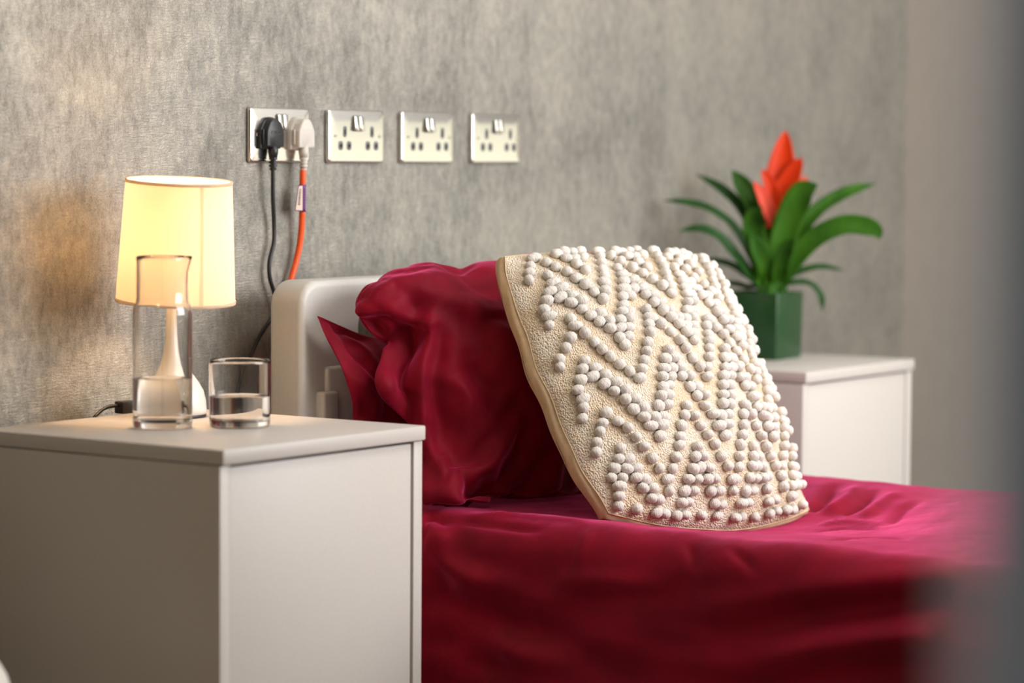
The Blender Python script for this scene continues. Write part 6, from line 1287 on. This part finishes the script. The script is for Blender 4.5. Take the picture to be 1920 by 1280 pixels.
# ------------------------------------------------------------------ potted bromeliad
PX, PY = 1.2834, -0.1687
pot_t = thing('potted_bromeliad', 'red-flowering bromeliad in a square dark green pot on the far cabinet', 'plant', (PX, PY, CABZ))
ca, sa = math.cos(math.radians(7)), math.sin(math.radians(7))
def pot_ring(w, z, r=0.004):
    return [(PX+x*ca-y*sa, PY+x*sa+y*ca, CABZ+z) for x, y in rounded_rect(w, w, r, 3)]
o = link('pot', loft([pot_ring(0.119, 0.0), pot_ring(0.121, 0.002), pot_ring(0.125, 0.123), pot_ring(0.1245, 0.125), pot_ring(0.116, 0.125), pot_ring(0.114, 0.115), pot_ring(0.112, 0.095)], True, True), MAT['pot'], pot_t)
sharp_normals(o, 0.5)
link('soil', loft([pot_ring(0.111, 0.100), pot_ring(0.112, 0.113)], True, True), MAT['soil'], pot_t, smooth=False)
LEAVES = [
 ([(1.300,-0.171,0.837),(1.311,-0.153,0.899),(1.308,-0.115,0.973),(1.300,-0.073,1.015),(1.284,-0.022,1.046)],0.0177),
 ([(1.302,-0.174,0.837),(1.309,-0.164,0.902),(1.309,-0.141,0.979),(1.304,-0.117,1.021),(1.299,-0.093,1.054)],0.0270),
 ([(1.295,-0.164,0.837),(1.282,-0.155,0.880),(1.257,-0.126,0.945),(1.226,-0.092,0.979),(1.193,-0.059,0.992),(1.161,-0.026,0.996)],0.0142),
 ([(1.293,-0.162,0.834),(1.269,-0.153,0.858),(1.241,-0.137,0.895),(1.211,-0.118,0.929),(1.178,-0.098,0.943),(1.142,-0.075,0.940)],0.0177),
 ([(1.300,-0.172,0.834),(1.282,-0.171,0.880),(1.261,-0.167,0.929),(1.248,-0.174,0.963),(1.242,-0.194,0.986)],0.0313),
 ([(1.310,-0.185,0.835),(1.305,-0.194,0.880),(1.310,-0.214,0.963),(1.315,-0.238,1.009),(1.322,-0.267,1.029)],0.0384),
 ([(1.313,-0.190,0.837),(1.335,-0.193,0.888),(1.380,-0.225,0.968),(1.426,-0.264,1.008),(1.474,-0.309,1.030)],0.0222),
 ([(1.313,-0.190,0.835),(1.314,-0.205,0.863),(1.324,-0.232,0.901),(1.336,-0.263,0.931),(1.354,-0.304,0.951),(1.368,-0.341,0.950),(1.372,-0.365,0.940),(1.367,-0.377,0.927)],0.0285),
 ([(1.313,-0.190,0.833),(1.347,-0.197,0.854),(1.387,-0.213,0.866),(1.424,-0.225,0.869),(1.467,-0.248,0.862)],0.0120),
 ([(1.295,-0.165,0.833),(1.304,-0.132,0.850),(1.310,-0.095,0.869),(1.314,-0.056,0.878),(1.317,-0.017,0.880)],0.0128),
 ([(1.315,-0.192,0.833),(1.336,-0.213,0.842),(1.357,-0.234,0.839),(1.372,-0.249,0.817),(1.377,-0.251,0.787)],0.0108),
 ([(1.295,-0.165,0.833),(1.289,-0.139,0.832),(1.285,-0.115,0.837),(1.278,-0.088,0.840)],0.0102),
 ([(1.313,-0.190,0.833),(1.299,-0.201,0.867),(1.290,-0.219,0.904),(1.283,-0.242,0.925)],0.0228),
 ([(1.303,-0.176,0.833),(1.313,-0.173,0.880),(1.321,-0.168,0.922),(1.327,-0.160,0.968)],0.0313),
 ([(1.298,-0.169,0.833),(1.286,-0.177,0.866),(1.266,-0.174,0.901),(1.244,-0.167,0.938)],0.0242),
]
BRACTS = [
 ([(1.316,-0.182,0.945),(1.319,-0.181,0.985),(1.325,-0.184,1.031),(1.329,-0.186,1.073),(1.336,-0.189,1.129)],0.0512),
 ([(1.320,-0.184,0.974),(1.323,-0.191,1.011),(1.331,-0.206,1.045),(1.340,-0.222,1.078)],0.0342),
 ([(1.317,-0.181,0.960),(1.312,-0.178,1.002),(1.304,-0.172,1.031),(1.293,-0.163,1.056)],0.0228),
 ([(1.313,-0.177,0.948),(1.303,-0.174,0.974),(1.290,-0.167,1.005),(1.275,-0.157,1.033)],0.0214),
 ([(1.321,-0.184,0.985),(1.336,-0.197,1.008),(1.351,-0.210,1.025),(1.364,-0.222,1.041)],0.0214),
 ([(1.320,-0.184,0.974),(1.335,-0.191,1.016),(1.349,-0.199,1.051),(1.359,-0.201,1.076)],0.0313),
]
def blade(pts, w, wfun, cup=0.25, thick=0.0012, face=None, n=7, across=4):
    pts = [Vector(p) for p in pts]
    pts = [p for p in pts]
    P = spline(pts, n); m = len(P)
    vs, fs = [], []
    cols = across*2+1
    axis = Vector((PX+0.025, PY-0.012, 0))
    for side in (0, 1):
        for i, p in enumerate(P):
            t = (P[min(i+1, m-1)]-P[max(i-1, 0)]).normalized()
            rad = Vector((p.x-axis.x, p.y-axis.y, 0))
            g = face if face is not None else (Vector((0, 0, 1))*0.8-rad.normalized()*0.5 if rad.length > 1e-4 else Vector((0, 0, 1)))
            s = t.cross(g)
            s = s.normalized() if s.length > 1e-4 else Vector((1, 0, 0))
            nn = s.cross(t).normalized()
            ww = w*wfun(i/(m-1))
            for k in range(cols):
                x = (k-across)/across
                e = max(0.0, 1-x*x)
                vs.append(p+s*(x*ww*0.5)+nn*(cup*ww*x*x*0.5)-nn*(side*thick*(0.3+0.7*e)))
    off = m*cols
    for i in range(m-1):
        for k in range(cols-1):
            a = i*cols+k; fs.append((a, a+1, a+cols+1, a+cols)); fs.append((off+a, off+a+cols, off+a+cols+1, off+a+1))
        for k in (0, cols-1):
            a = i*cols+k; fs.append((a, a+cols, off+a+cols, off+a) if k == 0 else (a, off+a, off+a+cols, a+cols))
    bm = bmesh.new(); me = mesh_from(vs, fs); bm.from_mesh(me); bpy.data.meshes.remove(me)
    return bm_mesh(bm)
wl = lambda t: 0.75+0.25*min(1, t*3) if t < 0.75 else max(0.05, (1-((t-0.75)/0.25)**2.2))
wbr = lambda t: max(0.04, math.sin(math.pi*min(1, 0.16+0.84*t**1.25))**0.62)
view_face = Vector((-0.75, -0.55, 0.35))
for i, (pts, w) in enumerate(LEAVES):
    root = Vector((PX+0.018+0.010*math.cos(i*2.4), PY-0.010+0.010*math.sin(i*2.4), CABZ+0.108))
    ff = view_face if i in (1, 4, 5, 7, 12, 13, 14) else Vector((-0.55, -0.42, 0.70))
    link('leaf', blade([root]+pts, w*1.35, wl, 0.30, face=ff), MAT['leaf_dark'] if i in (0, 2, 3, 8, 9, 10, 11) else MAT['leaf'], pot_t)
link('flower_stem', tube_mesh([(PX+0.018, PY-0.010, CABZ+0.108), (1.310, -0.178, 0.90), (1.318, -0.183, 0.975)], 0.007, 8), MAT['leaf'], pot_t)
for i, (pts, w) in enumerate(BRACTS):
    link('bract', blade(pts, w*1.15, wbr, 0.30, 0.004, face=view_face, across=5), MAT['bract_pale'] if i in (3, 4) else MAT['bract'], pot_t)

# ------------------------------------------------------------------ white round stool beyond the lamp cabinet, only its edge in view
SX, SY = -1.036, -0.272
st = thing('stool', 'white rounded seat edge just showing beside the cabinet with the lamp', 'stool', (SX, SY, 0))
link('seat', lathe_mesh([(0.0001, 0.38), (0.15, 0.38), (0.168, 0.388), (0.175, 0.405), (0.1745, 0.420), (0.171, 0.433), (0.162, 0.449), (0.144, 0.464), (0.115, 0.476), (0.072, 0.485), (0.0001, 0.488)], 48, (SX, SY, 0)), MAT['stool'], st)
for k in range(4):
    a = math.pi/4+k*math.pi/2
    link('leg', tube_mesh([(SX+0.115*math.cos(a), SY+0.115*math.sin(a), 0.385), (SX+0.15*math.cos(a), SY+0.15*math.sin(a), 0.0)], 0.010, 10, 1), MAT['metal_leg'], st)
